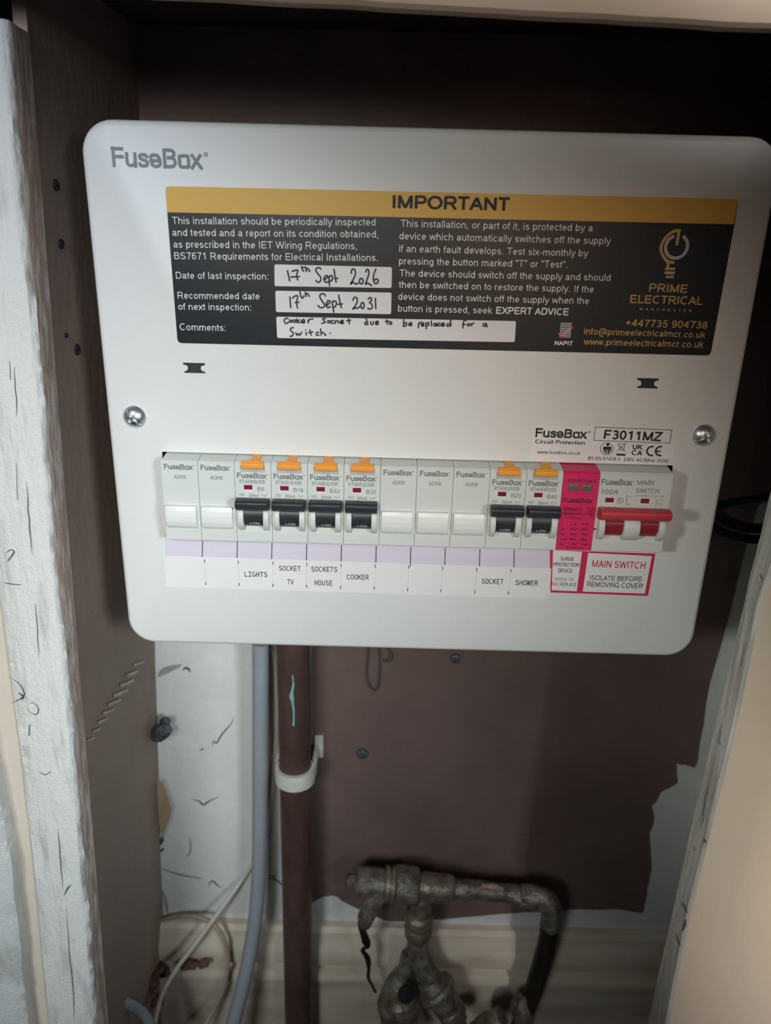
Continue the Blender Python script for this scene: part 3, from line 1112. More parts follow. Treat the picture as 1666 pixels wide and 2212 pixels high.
def breaker(i, code, amps, test_mat, label):
    root = thing('circuit_breaker', label, 'circuit breaker', (0, 0, 0), 'circuit breakers in the row')
    if 'b' not in PROTO:
        b = link('body', breaker_body(0, MP, [(.0041, .0140)]), 'plastic_white', root)
        bm = new(); add_ear(bm, .0015, .0041); e1 = link('ear', bm, 'plastic_white', root)
        bm = new(); add_ear(bm, .0140, .0167); e2 = link('ear', bm, 'plastic_white', root)
        bm = new()
        add_prism_x(bm, barrel_profile(), .0042, .0139)
        add_box(bm, (.0042, -.0124, -.0296), (.0139, -.0117, -.0300))
        add_box(bm, (.0042, -.0122, -.0304), (.0130, -.0114, -.0307))
        add_prism_x(bm, bar_profile(), .0011, .0169, .0004)
        t = link('toggle', bm, 'black_plastic', root, angle=0.5)
        bm = new(); add_text(bm, 'I-ON', mm(7.0, -33.1), mm(11.7, -33.1), 0, .0015)
        for v in bm.verts:
            v.co.y = -.0050 - math.sqrt(.0072 ** 2 - (v.co.z + .0284) ** 2) - .00012
        tl = link('lettering', bm, 'ink_white', t, smooth=False)
        bm = new()
        add_plate(bm, [mm(2.8, -2.5), mm(15.4, -2.5), mm(15.4, -5.9), mm(3.0, -5.9)], YFR - .00008, YFR + .0004)
        rc = link('test_recess_plate', bm, 'recess_grey', root, smooth=False)  # flat plate, darker grey standing in for the sunk recess
        bm = new()
        add_prism_x(bm, [(YFR + .001, -.0002), (YFR - .0004, -.0004), (YFR - .0016, -.0016), (YFR - .0016, -.0036), (YFR - .0011, -.0041), (YFR + .001, -.0041)], .0037, .0146, .0002)
        add_prism_x(bm, [(.004, .0003), (-.0015, .0005), (YFR - .0004, -.0003), (YFR - .0004, -.0018), (.004, -.0010)], .0078, .0122, .0001)
        tb = link('test_button', bm, test_mat, root, angle=0.5)
        bm = new()
        w0, w1, v0, v1 = 4.4, 8.6, -12.6, -14.9
        add_plate(bm, [mm(w0, v0), mm(w1, v0), mm(w1, v1), mm(w0, v1)], YFR - .00006, YFR + .0003)
        wi = link('indicator_window', bm, 'window_red', root, smooth=False)
        bm = new()
        add_box(bm, (.0042, YFR - .0004, -.0154), (.0088, YFR, -.0149))
        add_box(bm, (.0040, YFR - .0003, -.0151), (.0044, YFR, -.0126))
        wf = link('window_frame', bm, 'plastic_bright', wi)
        PROTO['b'] = [b, e1, e2, t, rc, tb, wi]
        PROTO['sub'] = {t: [tl], wi: [wf]}
    else:
        for src in PROTO['b']:
            c = src.copy(); COL.objects.link(c); c.parent = root
            if src is PROTO['b'][5]:
                c.data = c.data.copy() if MATS[test_mat] != src.data.materials[0] else c.data
                c.data.materials[0] = MATS[test_mat]
            for s in PROTO['sub'].get(src, []):
                d = s.copy(); COL.objects.link(d); d.parent = c
    y = YFR - .00009
    bm = new()
    add_logo(bm, mm(1.3, -8.9), mm(16.6, -8.9), y, .0026)
    add_text(bm, code, mm(2.4, -11.7), mm(15.0, -11.7), y, .0019)
    w = 3.3 if len(amps) == 2 else 4.7
    add_text(bm, amps, mm(11.2, -15.5), mm(11.2 + w, -15.5), y, .0021)
    add_text(bm, '30mA', mm(6.7, -18.7), mm(11.8, -18.7), y, .0017)
    link('lettering', bm, 'ink_module', root, smooth=False)
    bm = new()
    add_text(bm, 'TEST', mm(6.9, -5.6), mm(11.3, -5.6), y - .00004, .0011)
    add_text(bm, '6000', mm(2.0, -18.0), mm(4.7, -18.0), y, .0008)
    for q in ([mm(1.9, -17.0), mm(4.8, -17.0)], [mm(1.9, -18.2), mm(4.8, -18.2)]):
        add_ribbon(bm, q, .00018, y, 0)
    add_text(bm, '3', mm(3.0, -19.9), mm(3.7, -19.9), y, .0011)
    for dz in (0, -.55):
        add_ribbon(bm, [mm(13.0, -17.7 + dz), mm(13.6, -17.3 + dz), mm(14.6, -17.8 + dz), mm(15.2, -17.4 + dz), mm(16.0, -17.2 + dz)], .0002, y, 3)
    add_text(bm, 'E3', mm(13.7, -20.1), mm(15.4, -20.1), y, .0010)
    link('fine_print', bm, 'ink_faint', root, smooth=False)
    root.location = (MX0 + i * MP, 0, MZ)
    return root


def blank(i, label):
    root = thing('blank_module', label, 'blank module', (0, 0, 0), 'blank modules in the row')
    if 'k' not in PROTO:
        bm = new(); add_prism_x(bm, body_profile(), .0001, MP - .0001, 0)
        b = link('body', bm, 'plastic_white', root)
        bm = new()
        add_prism_x(bm, [(YFR + .0003, -.0240), (YFR - .0022, -.0240), (YFR - .0028, -.0262), (YFR - .0030, -.0290), (YFR - .0026, -.0320), (YFR - .0017, -.0346), (YFR - .0004, -.0362), (YFR + .0003, -.0363)], .0012, .0165, .0002)
        c_ = link('blank_cover', bm, 'plastic_bright', root, angle=0.6)
        y = YFR - .00009
        bm = new()
        add_logo(bm, mm(1.5, -5.4), mm(16.3, -5.4), y, .0026)
        add_text(bm, 'ADRB', mm(5.9, -10.2), mm(12.1, -10.2), y, .0019)
        l_ = link('lettering', bm, 'ink_module', root, smooth=False)
        PROTO['k'] = [b, c_, l_]
    else:
        for src in PROTO['k']:
            c = src.copy(); COL.objects.link(c); c.parent = root
    root.location = (MX0 + i * MP, 0, MZ)
    return root


blank(0, 'white blank module at the far left end of the row')
blank(1, 'white blank module directly left of the B6 breaker')
breaker(2, 'RTA060630B', 'B6', 'orange_plastic', 'white breaker marked B6, orange test button, above the LIGHTS label')
breaker(3, 'RTA061630B', 'B16', 'orange_plastic', 'white breaker marked B16, orange test button, above the SOCKET TV label')
breaker(4, 'RTA063230B', 'B32', 'orange_plastic', 'white breaker marked B32 with black switch, above the SOCKETS HOUSE label')
breaker(5, 'RTA063230B', 'B32', 'orange_plastic', 'white breaker marked B32 with black switch, above the COOKER label')
blank(6, 'white blank module directly right of the breaker above COOKER')
blank(7, 'white blank module in the middle of three blanks together')
blank(8, 'white blank module directly left of the B20 breaker')
breaker(9, 'RTA062030B', 'B20', 'orange_plastic', 'white breaker marked B20, orange test button, second from the pink module')
breaker(10, 'RTA064030B', 'B40', 'orange_deep', 'white breaker marked B40 with yellower test button, beside the pink module')

# surge protector
spd = thing('surge_protector', 'bright pink surge protection module with two small grey windows', 'surge protector', (0, 0, 0))
bm = new(); add_prism_x(bm, body_profile(), .0001, MP - .0001)
link('body', bm, 'pink_plastic', spd)
for a in (2.9, 9.6):
    bm = new(); add_box(bm, (a / 1000, YFR - .0005, -.0112), (a / 1000 + .0052, YFR + .0002, -.0078), .0003)
    link('indicator_window', bm, 'window_green', spd)
y = YFR - .00009
bm = new()
add_text(bm, 'RED:REPLACE', mm(2.3, -6.6), mm(16.6, -6.6), y, .0016, weight=0.183)
add_logo(bm, mm(1.2, -17.2), mm(16.6, -17.2), y, .0024)
add_text(bm, 'SPD1MT2', mm(1.9, -21.4), mm(11.0, -21.4), y, .0015, weight=0.212)
add_text(bm, 'T2', mm(13.9, -21.2), mm(15.7, -21.2), y, .0012, weight=0.183)
for q in ([mm(13.5, -19.4), mm(16.1, -19.4)], [mm(13.5, -21.7), mm(16.1, -21.7)], [mm(13.5, -19.4), mm(13.5, -21.7)], [mm(16.1, -19.4), mm(16.1, -21.7)]):
    add_ribbon(bm, q, .0002, y, 0)
add_text(bm, 'SURGE PROTECTION', mm(2.0, -23.6), mm(16.4, -23.6), y, .0010, weight=0.212)
add_text(bm, 'DEVICE', mm(6.0, -25.9), mm(11.6, -25.9), y, .0010, weight=0.183)
for r_, (a, b, c) in enumerate((('', 'L-N', 'N-PE'), ('Un:', '230V~', '255V~'), ('In:', '20kA', '20kA'), ('Imax:', '40kA', '40kA'), ('Up:', '1.3kV', '1.5kV'))):
    z = -29.2 - r_ * 2.7
    if a:
        add_text(bm, a, mm(1.8, z), mm(1.8 + .75 * len(a), z), y, .0010, weight=0.183)
    add_text(bm, b, mm(6.3, z), mm(6.3 + .85 * len(b), z), y, .0012, weight=0.183)
    add_text(bm, c, mm(12.0, z), mm(12.0 + .85 * len(c), z), y, .0012, weight=0.183)
add_text(bm, 'EN 61643-11', mm(5.4, -41.8), mm(13.8, -41.8), y, .0008, weight=0.183)
link('lettering', bm, 'ink_plum', spd, smooth=False)
spd.location = (MX0 + 11 * MP, 0, MZ)

# main switch, two modules wide
ms = thing('main_switch', 'double width white main switch with wide red handle', 'switch', (0, 0, 0))
W2 = 2 * MP
link('body', breaker_body(0, W2, [(.0046, .0142), (.0222, .0318)]), 'plastic_white', ms)
for a, b in ((.0016, .0046), (.0142, .0222), (.0318, .0346)):
    bm = new(); add_ear(bm, a, b)
    link('ear', bm, 'plastic_white', ms)
bm = new(); add_prism_x(bm, bar_profile(), .0006, W2 - .0006, .0005)
hd = link('switch_handle', bm, 'red_plastic', ms, angle=0.5)
for a, b in ((.0047, .0141), (.0223, .0317)):
    bm = new(); add_prism_x(bm, barrel_profile(), a, b)
    for zz in (-.0262, -.0284, -.0306):
        add_box(bm, (a, -.0126, zz), (b, -.0117, zz + .0005))
    link('switch_barrel', bm, 'dark_red_plastic', ms, angle=0.5)
bm = new(); add_box(bm, (-.0004, YFR - .0004, -.0312), (.0012, YFR + .001, -.0305))
link('side_catch', bm, 'dark_red_plastic', ms)
for a in (4.0, 21.6):
    bm = new(); add_plate(bm, [mm(a, -14.2), mm(a + 4.2, -14.2), mm(a + 4.2, -16.6), mm(a, -16.6)], y + .00003, YFR + .0003)
    wi = link('indicator_window', bm, 'window_red', ms, smooth=False)
    bm = new(); add_box(bm, (a / 1000 - .0001, YFR - .0004, -.0171), (a / 1000 + .0044, YFR, -.0166))
    link('window_frame', bm, 'plastic_bright', wi)
bm = new()
add_logo(bm, mm(1.0, -7.4), mm(17.0, -7.4), y, .0028)
add_text(bm, '100A', mm(1.2, -12.4), mm(10.0, -12.4), y, .0026)
add_text(bm, 'MAIN', mm(18.6, -6.9), mm(26.6, -6.9), y, .0023)
add_text(bm, 'SWITCH', mm(18.6, -11.2), mm(30.0, -11.2), y, .0023)
add_ribbon(bm, [(.0114 + .0016 * math.cos(t * .52), -.0155 + .0016 * math.sin(t * .52)) for t in range(13)], .0002, y, 0)
add_text(bm, 'S', mm(10.6, -16.5), mm(12.2, -16.5), y, .0020)
add_ribbon(bm, [mm(14.6, -12.6), mm(14.6, -18.0)], .0003, y, 0)
add_text(bm, '1', mm(15.8, -13.9), mm(16.3, -13.9), y, .0012)
add_text(bm, '0', mm(15.6, -18.0), mm(16.5, -18.0), y, .0012)
add_text(bm, 'ITA202', mm(1.2, -20.6), mm(10.2, -20.6), y, .0018)
link('lettering', bm, 'ink_module', ms, smooth=False)
bm = new()
add_text(bm, 'IEC/EN 60947-3 AC22A 230V', mm(18.8, -13.1), mm(33.0, -13.1), y, .0008)
for q in ([mm(28.8, -13.9), mm(29.6, -15.6)], [mm(29.9, -15.3), mm(31.6, -14.1)], [mm(32.2, -13.9), mm(32.4, -15.4)], [mm(29.4, -16.0), mm(29.4, -18.0)], [mm(31.8, -15.6), mm(31.8, -18.0)], [mm(29.4, -16.6), mm(31.8, -16.6)]):
    add_ribbon(bm, q, .0002, y, 0)
add_text(bm, '1/2', mm(28.6, -19.9), mm(29.8, -19.9), y, .0010); add_text(bm, '3/4', mm(31.4, -19.9), mm(32.6, -19.9), y, .0010)
link('fine_print', bm, 'ink_faint', ms, smooth=False)
ms.location = (MX0 + 12 * MP, 0, MZ)


# ------------------------------------------------------------------ stickers on the cover
def plate_px(px, y0, th, r=0.0):
    bm = new()
    pts = [xz(*p) for p in px]
    if r:
        pts = rounded(pts, r)
    add_plate(bm, pts, y0 - th, y0)
    return bm


T = .00012
note = thing('warning_sticker', 'large black sticker with gold IMPORTANT band and handwritten dates', 'sticker', (*xz(960, 768),)[:1] + (0,) + (xz(960, 768)[1],))
bm = plate_px([(357, 402), (1597, 430), (1535, 768), (384, 741)], -.00002, T, .0022)
link('backing', bm, 'sticker_black', note, smooth=False)
# gold band across the top
q = [xz(357, 402), xz(1597, 430), xz(1584.5, 484.5), xz(361, 458.5)]
pr = rounded(q, .0022)
pr = pr[:12] + [q[2], q[3]]
bm = new(); add_plate(bm, pr, -T - .00008, -T)
link('title_band', bm, 'sticker_gold', note, smooth=False)
y1 = -T - .00006
bm = new()
for s, a, b in (
    ('This installation should be periodically inspected', (372, 484), (811, 487.5)),
    ('and tested and a report on its condition obtained,', (373, 509.5), (817, 513.5)),
    ('as prescribed in the IET Wiring Regulations,', (375.5, 535), (771, 538.5)),
    ('BS7671 Requirements for Electrical Installations.', (377.5, 560), (816, 564)),
    ('Date of last inspection:', (381, 602), (580, 604)),
    ('Recommended date', (384.5, 645), (561, 647)),
    ('of next inspection:', (386, 669), (543, 671)),
    ('Comments:', (389, 713), (488, 715)),
    ('This installation, or part of it, is protected by a', (865, 490), (1280, 500)),
    ('device which automatically switches off the supply', (863, 517), (1319, 528)),
    ('if an earth fault develops. Test six-monthly by', (862.5, 544), (1270, 554.5)),
    ('pressing the button marked “T” or “Test”.', (862, 571), (1225, 579)),
    ('The device should switch off the supply and should', (862.5, 597), (1318, 607)),
    ('then be switched on to restore the supply. If the', (861, 621.5), (1282, 632)),
    ('device does not switch off the supply when the', (860.5, 647.5), (1272, 657)),
    ('button is pressed, seek', (860, 673), (1063, 677.5))):
    ptext(bm, s, a, b, y1, weight=0.113)
ptext(bm, 'EXPERT ADVICE', (1071.5, 677.5), (1229, 681), y1, weight=0.189)
for k in range(9):
    yy = 698 + k * 3.7
    add_ribbon(bm, [xz(1211.5 - k * .3, yy), xz(1235 - k * .3, yy + .5)], .00034, y1, 0)
ptext(bm, 'NAPIT', (1198, 745), (1238, 746.5), y1, 9, weight=0.212)
link('lettering', bm, 'ink_white', note, smooth=False)
bm = new()
ptext(bm, 'IMPORTANT', (848, 449.5), (1103, 455.5), y1 - .00012, 28, weight=0.212)
link('title', bm, 'ink_black', note, smooth=False)
bm = new()
add_ribbon(bm, [xz(1207, 720), xz(1213, 730), xz(1222, 718), xz(1237, 707)], .0009, y1 - .00002, 0)
link('tick_mark', bm, 'ink_red', note, smooth=False)
bm = new()
ptext(bm, 'PRIME', (1401.8, 630), (1485.7, 632.4), y1, 17.6, weight=0.160)
ptext(bm, 'ELECTRICAL', (1360.6, 654.2), (1518.2, 658.7), y1, 17.6, weight=0.160)
ptext(bm, '+447735 904738', (1350, 704.5), (1527, 710), y1, 15.5, weight=0.148)
ptext(bm, 'info@primeelectricalmcr.co.uk', (1261.4, 722), (1523, 730), y1, 14, weight=0.137)
ptext(bm, 'www.primeelectricalmcr.co.uk', (1260.5, 744.4), (1519, 751), y1, 14, weight=0.137)


def zb(x, y_):
    return xz(x / 7.371 + 1350, y_ / 7.371 + 470)


wl = 42 / 7.371 * .000246
add_ribbon(bm, [zb(*p) for p in ((828, 430), (860, 215))], wl, y1, 0)
add_ribbon(bm, [zb(*p) for p in ((875, 207), (835, 207), (775, 220), (690, 275), (610, 375), (575, 480), (585, 560), (620, 625), (670, 685), (720, 708), (776, 716))], wl * .95, y1, 4)
add_ribbon(bm, [zb(*p) for p in ((625, 640), (665, 690), (685, 740), (680, 805))], wl * .9, y1, 4)
add_ribbon(bm, [zb(*p) for p in ((650, 815), (790, 816))], wl * .8, y1, 0)
add_ribbon(bm, [zb(*p) for p in ((660, 943), (768, 944))], wl * .75, y1, 0)
link('company_lettering', bm, 'ink_gold', note, smooth=False)
bm = new()
add_ribbon(bm, [zb(*p) for p in ((772, 300), (705, 345), (660, 420), (648, 500), (672, 575), (730, 630), (805, 644), (885, 625), (955, 565), (995, 470), (990, 380), (935, 300))], wl, y1, 4)
add_ribbon(bm, [zb(*p) for p in ((642, 879), (780, 881))], wl * .85, y1, 0)
add_text(bm, 'MANCHESTER', xz(1382, 670), xz(1493.5, 674), y1, capm(1382, 670, 5.6), spacing=1.0)
link('company_emblem', bm, 'ink_silver', note, smooth=False)


def z4(x, y_):
    return xz(x / 5.553 + 560, y_ / 5.553 + 560)


def z5(x, y_):
    return xz(x / 5.553 + 840, y_ / 5.553 + 660)


def circ(cx_, cy_, rx, ry):
    return [(cx_ + rx * math.cos(a * .7854 - 1.6), cy_ + ry * math.sin(a * .7854 - 1.6)) for a in range(9)]


pen1 = [[(340, 135), (354, 200), (367, 262)], [(395, 143), (465, 132), (450, 190), (464, 250)], [(380, 212), (485, 208)], [(513, 83), (520, 130), (538, 140)], [(507, 104), (547, 97)],
        [(558, 90), (568, 147)], [(566, 125), (588, 112), (608, 150)],
        [(742, 120), (725, 103), (690, 108), (680, 132), (705, 175), (738, 215), (738, 255), (708, 278), (678, 253)],
        [(782, 242), (820, 218), (815, 195), (790, 205), (780, 240), (795, 277), (828, 268)], [(838, 205), (840, 260), (845, 318)], [(838, 218), (862, 195), (882, 212), (872, 255), (845, 265)],
        [(898, 117), (910, 200), (924, 277)], [(905, 234), (945, 227)],
        [(1104, 170), (1112, 128), (1138, 117), (1155, 142), (1150, 195), (1120, 260), (1102, 302), (1108, 275), (1130, 278), (1160, 298), (1190, 284)],
        circ(1225, 262, 22, 33), [(1278, 155), (1292, 122), (1312, 128), (1316, 175), (1296, 240), (1276, 304), (1300, 286), (1352, 318)],
        [(1402, 117), (1375, 180), (1372, 240), (1385, 285), (1412, 290), (1430, 262), (1415, 237), (1380, 250)]]
pen2 = [[(370, 450), (374, 510), (380, 580)], [(402, 468), (420, 447), (463, 440), (450, 520), (462, 587)], [(430, 520), (480, 515)], [(490, 383), (500, 445), (520, 466), (538, 438)],
        [(553, 392), (562, 447)], [(560, 425), (580, 410), (602, 446)],
        [(796, 442), (778, 415), (742, 418), (728, 450), (756, 502), (786, 548), (766, 578), (730, 578), (707, 553)],
        [(805, 552), (842, 527), (850, 502), (826, 497), (806, 540), (820, 580), (856, 566)], [(875, 505), (885, 570), (896, 636)], [(875, 522), (905, 500), (927, 520), (916, 565), (886, 580)],
        [(954, 430), (968, 505), (986, 582)], [(943, 541), (1002, 535)],
        [(1124, 495), (1142, 458), (1170, 463), (1176, 510), (1148, 570), (1124, 602), (1140, 580), (1175, 588), (1207, 568)], circ(1240, 555, 20, 36),
        [(1308, 478), (1335, 458), (1351, 488), (1324, 518), (1352, 540), (1356, 580), (1332, 598), (1302, 588)], [(1394, 466), (1400, 592)]]
pen3 = [[(352, 716), (325, 706), (300, 732), (322, 772), (356, 752)], circ(380, 742, 14, 14), circ(424, 742, 16, 16), [(452, 712), (458, 765)], [(490, 725), (460, 745), (494, 763)],
        [(510, 750), (545, 740), (535, 722), (512, 735), (515, 762), (550, 758)], [(585, 725), (592, 767)], [(590, 742), (612, 720), (647, 714)],
        [(802, 712), (765, 712), (775, 735), (795, 755), (748, 770)], circ(835, 750, 14, 14), [(892, 737), (866, 737), (868, 767), (897, 765)], [(910, 735), (916, 772)], [(915, 752), (945, 736), (956, 770)],
        [(975, 757), (1010, 747), (1000, 732), (976, 745), (985, 772), (1016, 766)], [(1070, 713), (1085, 777)], [(1048, 740), (1100, 730)],
        [(1295, 750), (1272, 757), (1270, 778), (1295, 780), (1302, 755)], [(1284, 710), (1305, 786)], [(1335, 747), (1344, 780), (1366, 778), (1370, 745)],
        [(1400, 767), (1430, 757), (1420, 742), (1398, 757), (1405, 782), (1433, 778)], [(1530, 723), (1540, 781)], [(1513, 749), (1560, 741)], circ(1578, 766, 14, 14),
        [(415, 820), (385, 825), (376, 852), (408, 882), (402, 915), (367, 925)], [(440, 880), (454, 912), (470, 890), (486, 912), (512, 873)], [(560, 873), (568, 911)], [(559, 844), (562, 849)],
        [(609, 844), (625, 913)], [(590, 880), (647, 871)], [(716, 877), (690, 880), (688, 908), (719, 909)], [(737, 833), (746, 911)], [(742, 892), (768, 876), (792, 910), (802, 903)], [(850, 886), (856, 888)]]
pen4 = [[(182, 163), (175, 250)], [(180, 217), (210, 205), (213, 236), (178, 250)], [(246, 228), (276, 221), (268, 205), (248, 211), (243, 236), (279, 240)], [(360, 205), (355, 267)], [(358, 222), (390, 194)],
        [(395, 236), (420, 221), (410, 205), (392, 225), (402, 245), (426, 239)], [(445, 205), (450, 280)], [(445, 217), (475, 205), (478, 235), (450, 242)], [(509, 183), (516, 247)],
        [(572, 216), (546, 215), (541, 240), (566, 242), (571, 215), (577, 246)], [(616, 210), (595, 215), (592, 240), (619, 239)], [(635, 236), (665, 221), (650, 207), (632, 225), (641, 247), (671, 239)],
        [(735, 225), (706, 218), (697, 244), (725, 245), (738, 225)], [(739, 168), (746, 249)], [(932, 182), (907, 175), (895, 210), (889, 271)], [(880, 231), (921, 225)], circ(958, 231, 14, 14),
        [(989, 213), (995, 247)], [(992, 229), (1023, 207)], [(1167, 216), (1136, 220), (1133, 245), (1160, 245), (1167, 215), (1180, 259)]]
for quad, groups, wp in (
    ([(593, 571), (847, 577), (846, 622), (593.5, 618)], [(pen1, z4)], .00075),
    ([(595, 628), (846, 632), (845, 678.5), (596.5, 674)], [(pen2, z4)], .00075),
    ([(597, 684), (1115, 693.5), (1112, 739), (599, 730)], [(pen3, z4), (pen4, z5)], .0007)):
    bm = plate_px(quad, -T, .00006, .0009)
    wb = link('writing_box', bm, 'paper_white', note, smooth=False, label='white box filled in by hand')
    bm = new()
    for strokes, fn in groups:
        for st in strokes:
            add_ribbon(bm, [fn(*p) for p in st], wp, y1 - .00004, 0 if len(st) == 2 else 4)
    link('handwriting', bm, 'ink_pen', wb, smooth=False)

# rating label, upper right of the row
rl = thing('rating_label', 'white label with black print and certification marks, below the right slot', 'label', (.09, 0, -.15))
bm = plate_px([(1152, 918), (1463, 930), (1452, 1004), (1143, 993)], -.00002, T)
link('backing', bm, 'paper_white', rl, smooth=False)


def z6(x, y_):
    return xz(x / 4.165 + 1150, y_ / 4.165 + 900)


def t6(bm, s, a, b, cap, **k):
    pa = (a[0] / 4.165 + 1150, a[1] / 4.165 + 900); pb = (b[0] / 4.165 + 1150, b[1] / 4.165 + 900)
    ptext(bm, s, pa, pb, y1, cap / 4.165, **k)


bm = new()
add_logo(bm, z6(28, 180), z6(515, 196), y1, capm(1157, 943, 18.3))
t6(bm, 'Circuit Protection', (25, 239), (472, 252), 34, weight=0.183)
t6(bm, 'www.fusebox.co.uk', (42, 331), (430, 343), 30, weight=0.137, slant=.06)
t6(bm, 'F3011MZ', (640, 198), (1165, 220), 80, weight=0.198)
for a, b in (((570, 93), (1255, 120)), ((1255, 120), (1237, 238)), ((1237, 238), (552, 212)), ((552, 212), (570, 93))):
    add_ribbon(bm, [z6(*a), z6(*b)], .00028, y1, 0)
oc = [(670 + 60 * math.cos(math.radians(22.5 + 45 * k)), 288 + 57 * math.sin(math.radians(22.5 + 45 * k))) for k in range(9)]
add_ribbon(bm, [z6(*p) for p in oc], .00028, y1, 0)
add_ribbon(bm, [z6(*p) for p in circ(680, 251, 8, 7)], .0008, y1, 0)
add_ribbon(bm, [z6(645, 282), z6(705, 284)], .0016, y1, 0)
add_ribbon(bm, [z6(648, 282), z6(646, 315)], .0006, y1, 0)
add_ribbon(bm, [z6(702, 284), z6(700, 318)], .0006, y1, 0)
add_ribbon(bm, [z6(664, 290), z6(662, 330)], .0007, y1, 0)
add_ribbon(bm, [z6(686, 290), z6(684, 330)], .0007, y1, 0)
for a, b in (((765, 245), (838, 312)), ((848, 234), (765, 310)), ((780, 240), (835, 244)), ((784, 250), (790, 300)), ((832, 252), (822, 302)), ((790, 300), (822, 302))):
    add_ribbon(bm, [z6(*a), z6(*b)], .00026, y1, 0)
add_ribbon(bm, [z6(760, 340), z6(834, 343)], .0010, y1, 0)
t6(bm, 'UK', (900, 291), (990, 295), 42, weight=0.212)
t6(bm, 'CA', (890, 343), (988, 348), 42, weight=0.212)
for c0 in (1088, 1165):
    add_ribbon(bm, [z6(c0, 268), z6(c0 - 35, 275), z6(c0 - 57, 308), z6(c0 - 40, 342), z6(c0 - 6, 350)], .00085, y1, 4)
add_ribbon(bm, [z6(1112, 310), z6(1150, 311)], .0008, y1, 0)
t6(bm, 'BS EN 61439-3', (500, 388), (787, 397), 31, weight=0.148)
t6(bm, '230V', (820, 398), (917, 402), 31, weight=0.148)
t6(bm, 'AC/50Hz', (935, 403), (1103, 410), 31, weight=0.148)
t6(bm, 'IP2XC', (1122, 411), (1233, 415), 31, weight=0.148)
link('lettering', bm, 'ink_black', rl, smooth=False)

# lilac chart strip with printed dividers under the modules
ch = thing('chart_label', 'pale lilac divider strip directly under the row of modules', 'label', (-.03, 0, -.21))
bm = plate_px([(356, 1150), (1188, 1176), (1188, 1232), (358, 1208)], -.00002, T)
link('backing', bm, 'paper_lilac', ch, smooth=False)
bm = new()
for k, x in enumerate((437, 512, 587, 662, 737, 812, 886.5, 961, 1036, 1110)):
    add_ribbon(bm, [xz(x + 1, 1165 + (x - 350) * .031), xz(x, 1207 + (x - 350) * .031)], .00042, y1, 0)
link('divider_line', bm, 'ink_black', ch, smooth=False)

# white typed circuit strip
cs = thing('circuit_strip', 'long white paper strip with typed circuit names under the breakers', 'label', (-.03, 0, -.225))
bm = plate_px([(353, 1200), (1191, 1228), (1187, 1293), (359, 1267)], -.00002 - T, T)
link('backing', bm, 'paper_white', cs, smooth=False)
y2 = -2 * T - .00006
bm = new()
for s, a, b, c in (
    ('LIGHTS', (529, 1245), (578, 1246.2), 11), ('SOCKET', (603.5, 1232.3), (650.6, 1233.3), 11), ('TV', (620.5, 1261.5), (635, 1262), 11),
    ('SOCKETS', (673, 1234), (728.7, 1235.3), 11), ('HOUSE', (680, 1263.6), (719, 1264.6), 11), ('COOKER', (749.5, 1251), (797, 1252), 11),
    ('SOCKET', (1040.7, 1260.5), (1088, 1261.6), 11.2), ('SHOWER', (1113.8, 1263.6), (1161.7, 1264.7), 11.2)):
    ptext(bm, s, a, b, y2, c, weight=0.14, fixed=.84)
link('lettering', bm, 'ink_black', cs, smooth=False)
bm = new()
for x, ya in ((442, 1212), (515, 1214), (590, 1216), (663, 1218.5), (737, 1221), (811, 1222.5), (883, 1224.5), (956, 1227), (1030, 1230), (1103.5, 1232.5)):
    add_ribbon(bm, [xz(x, ya - 3), xz(x + .3, ya + 3)], .0004, y2, 0)
for x, ya in ((445, 1260), (517, 1262), (590, 1264), (663, 1266), (736, 1268.5), (809, 1270), (881, 1273), (953, 1275.5), (1026, 1278), (1098.5, 1280.5)):
    add_ribbon(bm, [xz(x, ya - 3), xz(x - .3, ya + 3)], .0004, y2, 0)
link('tick_mark', bm, 'ink_black', cs, smooth=False)
bm = new()
for (x, ya), (x2, yb_) in zip(((442, 1216), (515, 1218), (590, 1220), (663, 1222.5), (737, 1225), (811, 1226.5), (883, 1228.5), (956, 1231), (1030, 1234), (1103.5, 1236.5)), ((445, 1256), (517, 1258), (590, 1260), (663, 1262), (736, 1264.5), (809, 1266), (881, 1269), (953, 1271.5), (1026, 1274), (1098.5, 1276.5))):
    add_ribbon(bm, [xz(x, ya), xz(x2, yb_)], .00012, y2, 0)
link('cut_line', bm, 'cut_line', cs, smooth=False)

# red bordered label for the surge device and main switch
ml = thing('switch_label', 'red bordered label reading MAIN SWITCH, below the red handle', 'label', (.1, 0, -.222))
bm = plate_px([(1188, 1188), (1416, 1196), (1400, 1287), (1189.5, 1279.5)], -.00002, T)
link('backing', bm, 'ink_pinkred', ml, smooth=False)
bm = plate_px([(1195, 1188), (1257.5, 1192), (1246, 1277), (1192, 1274.5)], -T, .00005)
link('white_panel', bm, 'paper_white', ml, smooth=False)
bm = plate_px([(1271, 1194), (1408.5, 1201), (1393, 1282), (1259, 1277.5)], -T, .00005)
link('white_panel', bm, 'paper_white', ml, smooth=False)
y3 = -T - .00009


def t7(bm, s, a, b, cap, **k):
    pa = (a[0] / 4.165 + 1150, a[1] / 4.165 + 900); pb = (b[0] / 4.165 + 1150, b[1] / 4.165 + 900)
    ptext(bm, s, pa, pb, y3, cap / 4.165, **k)


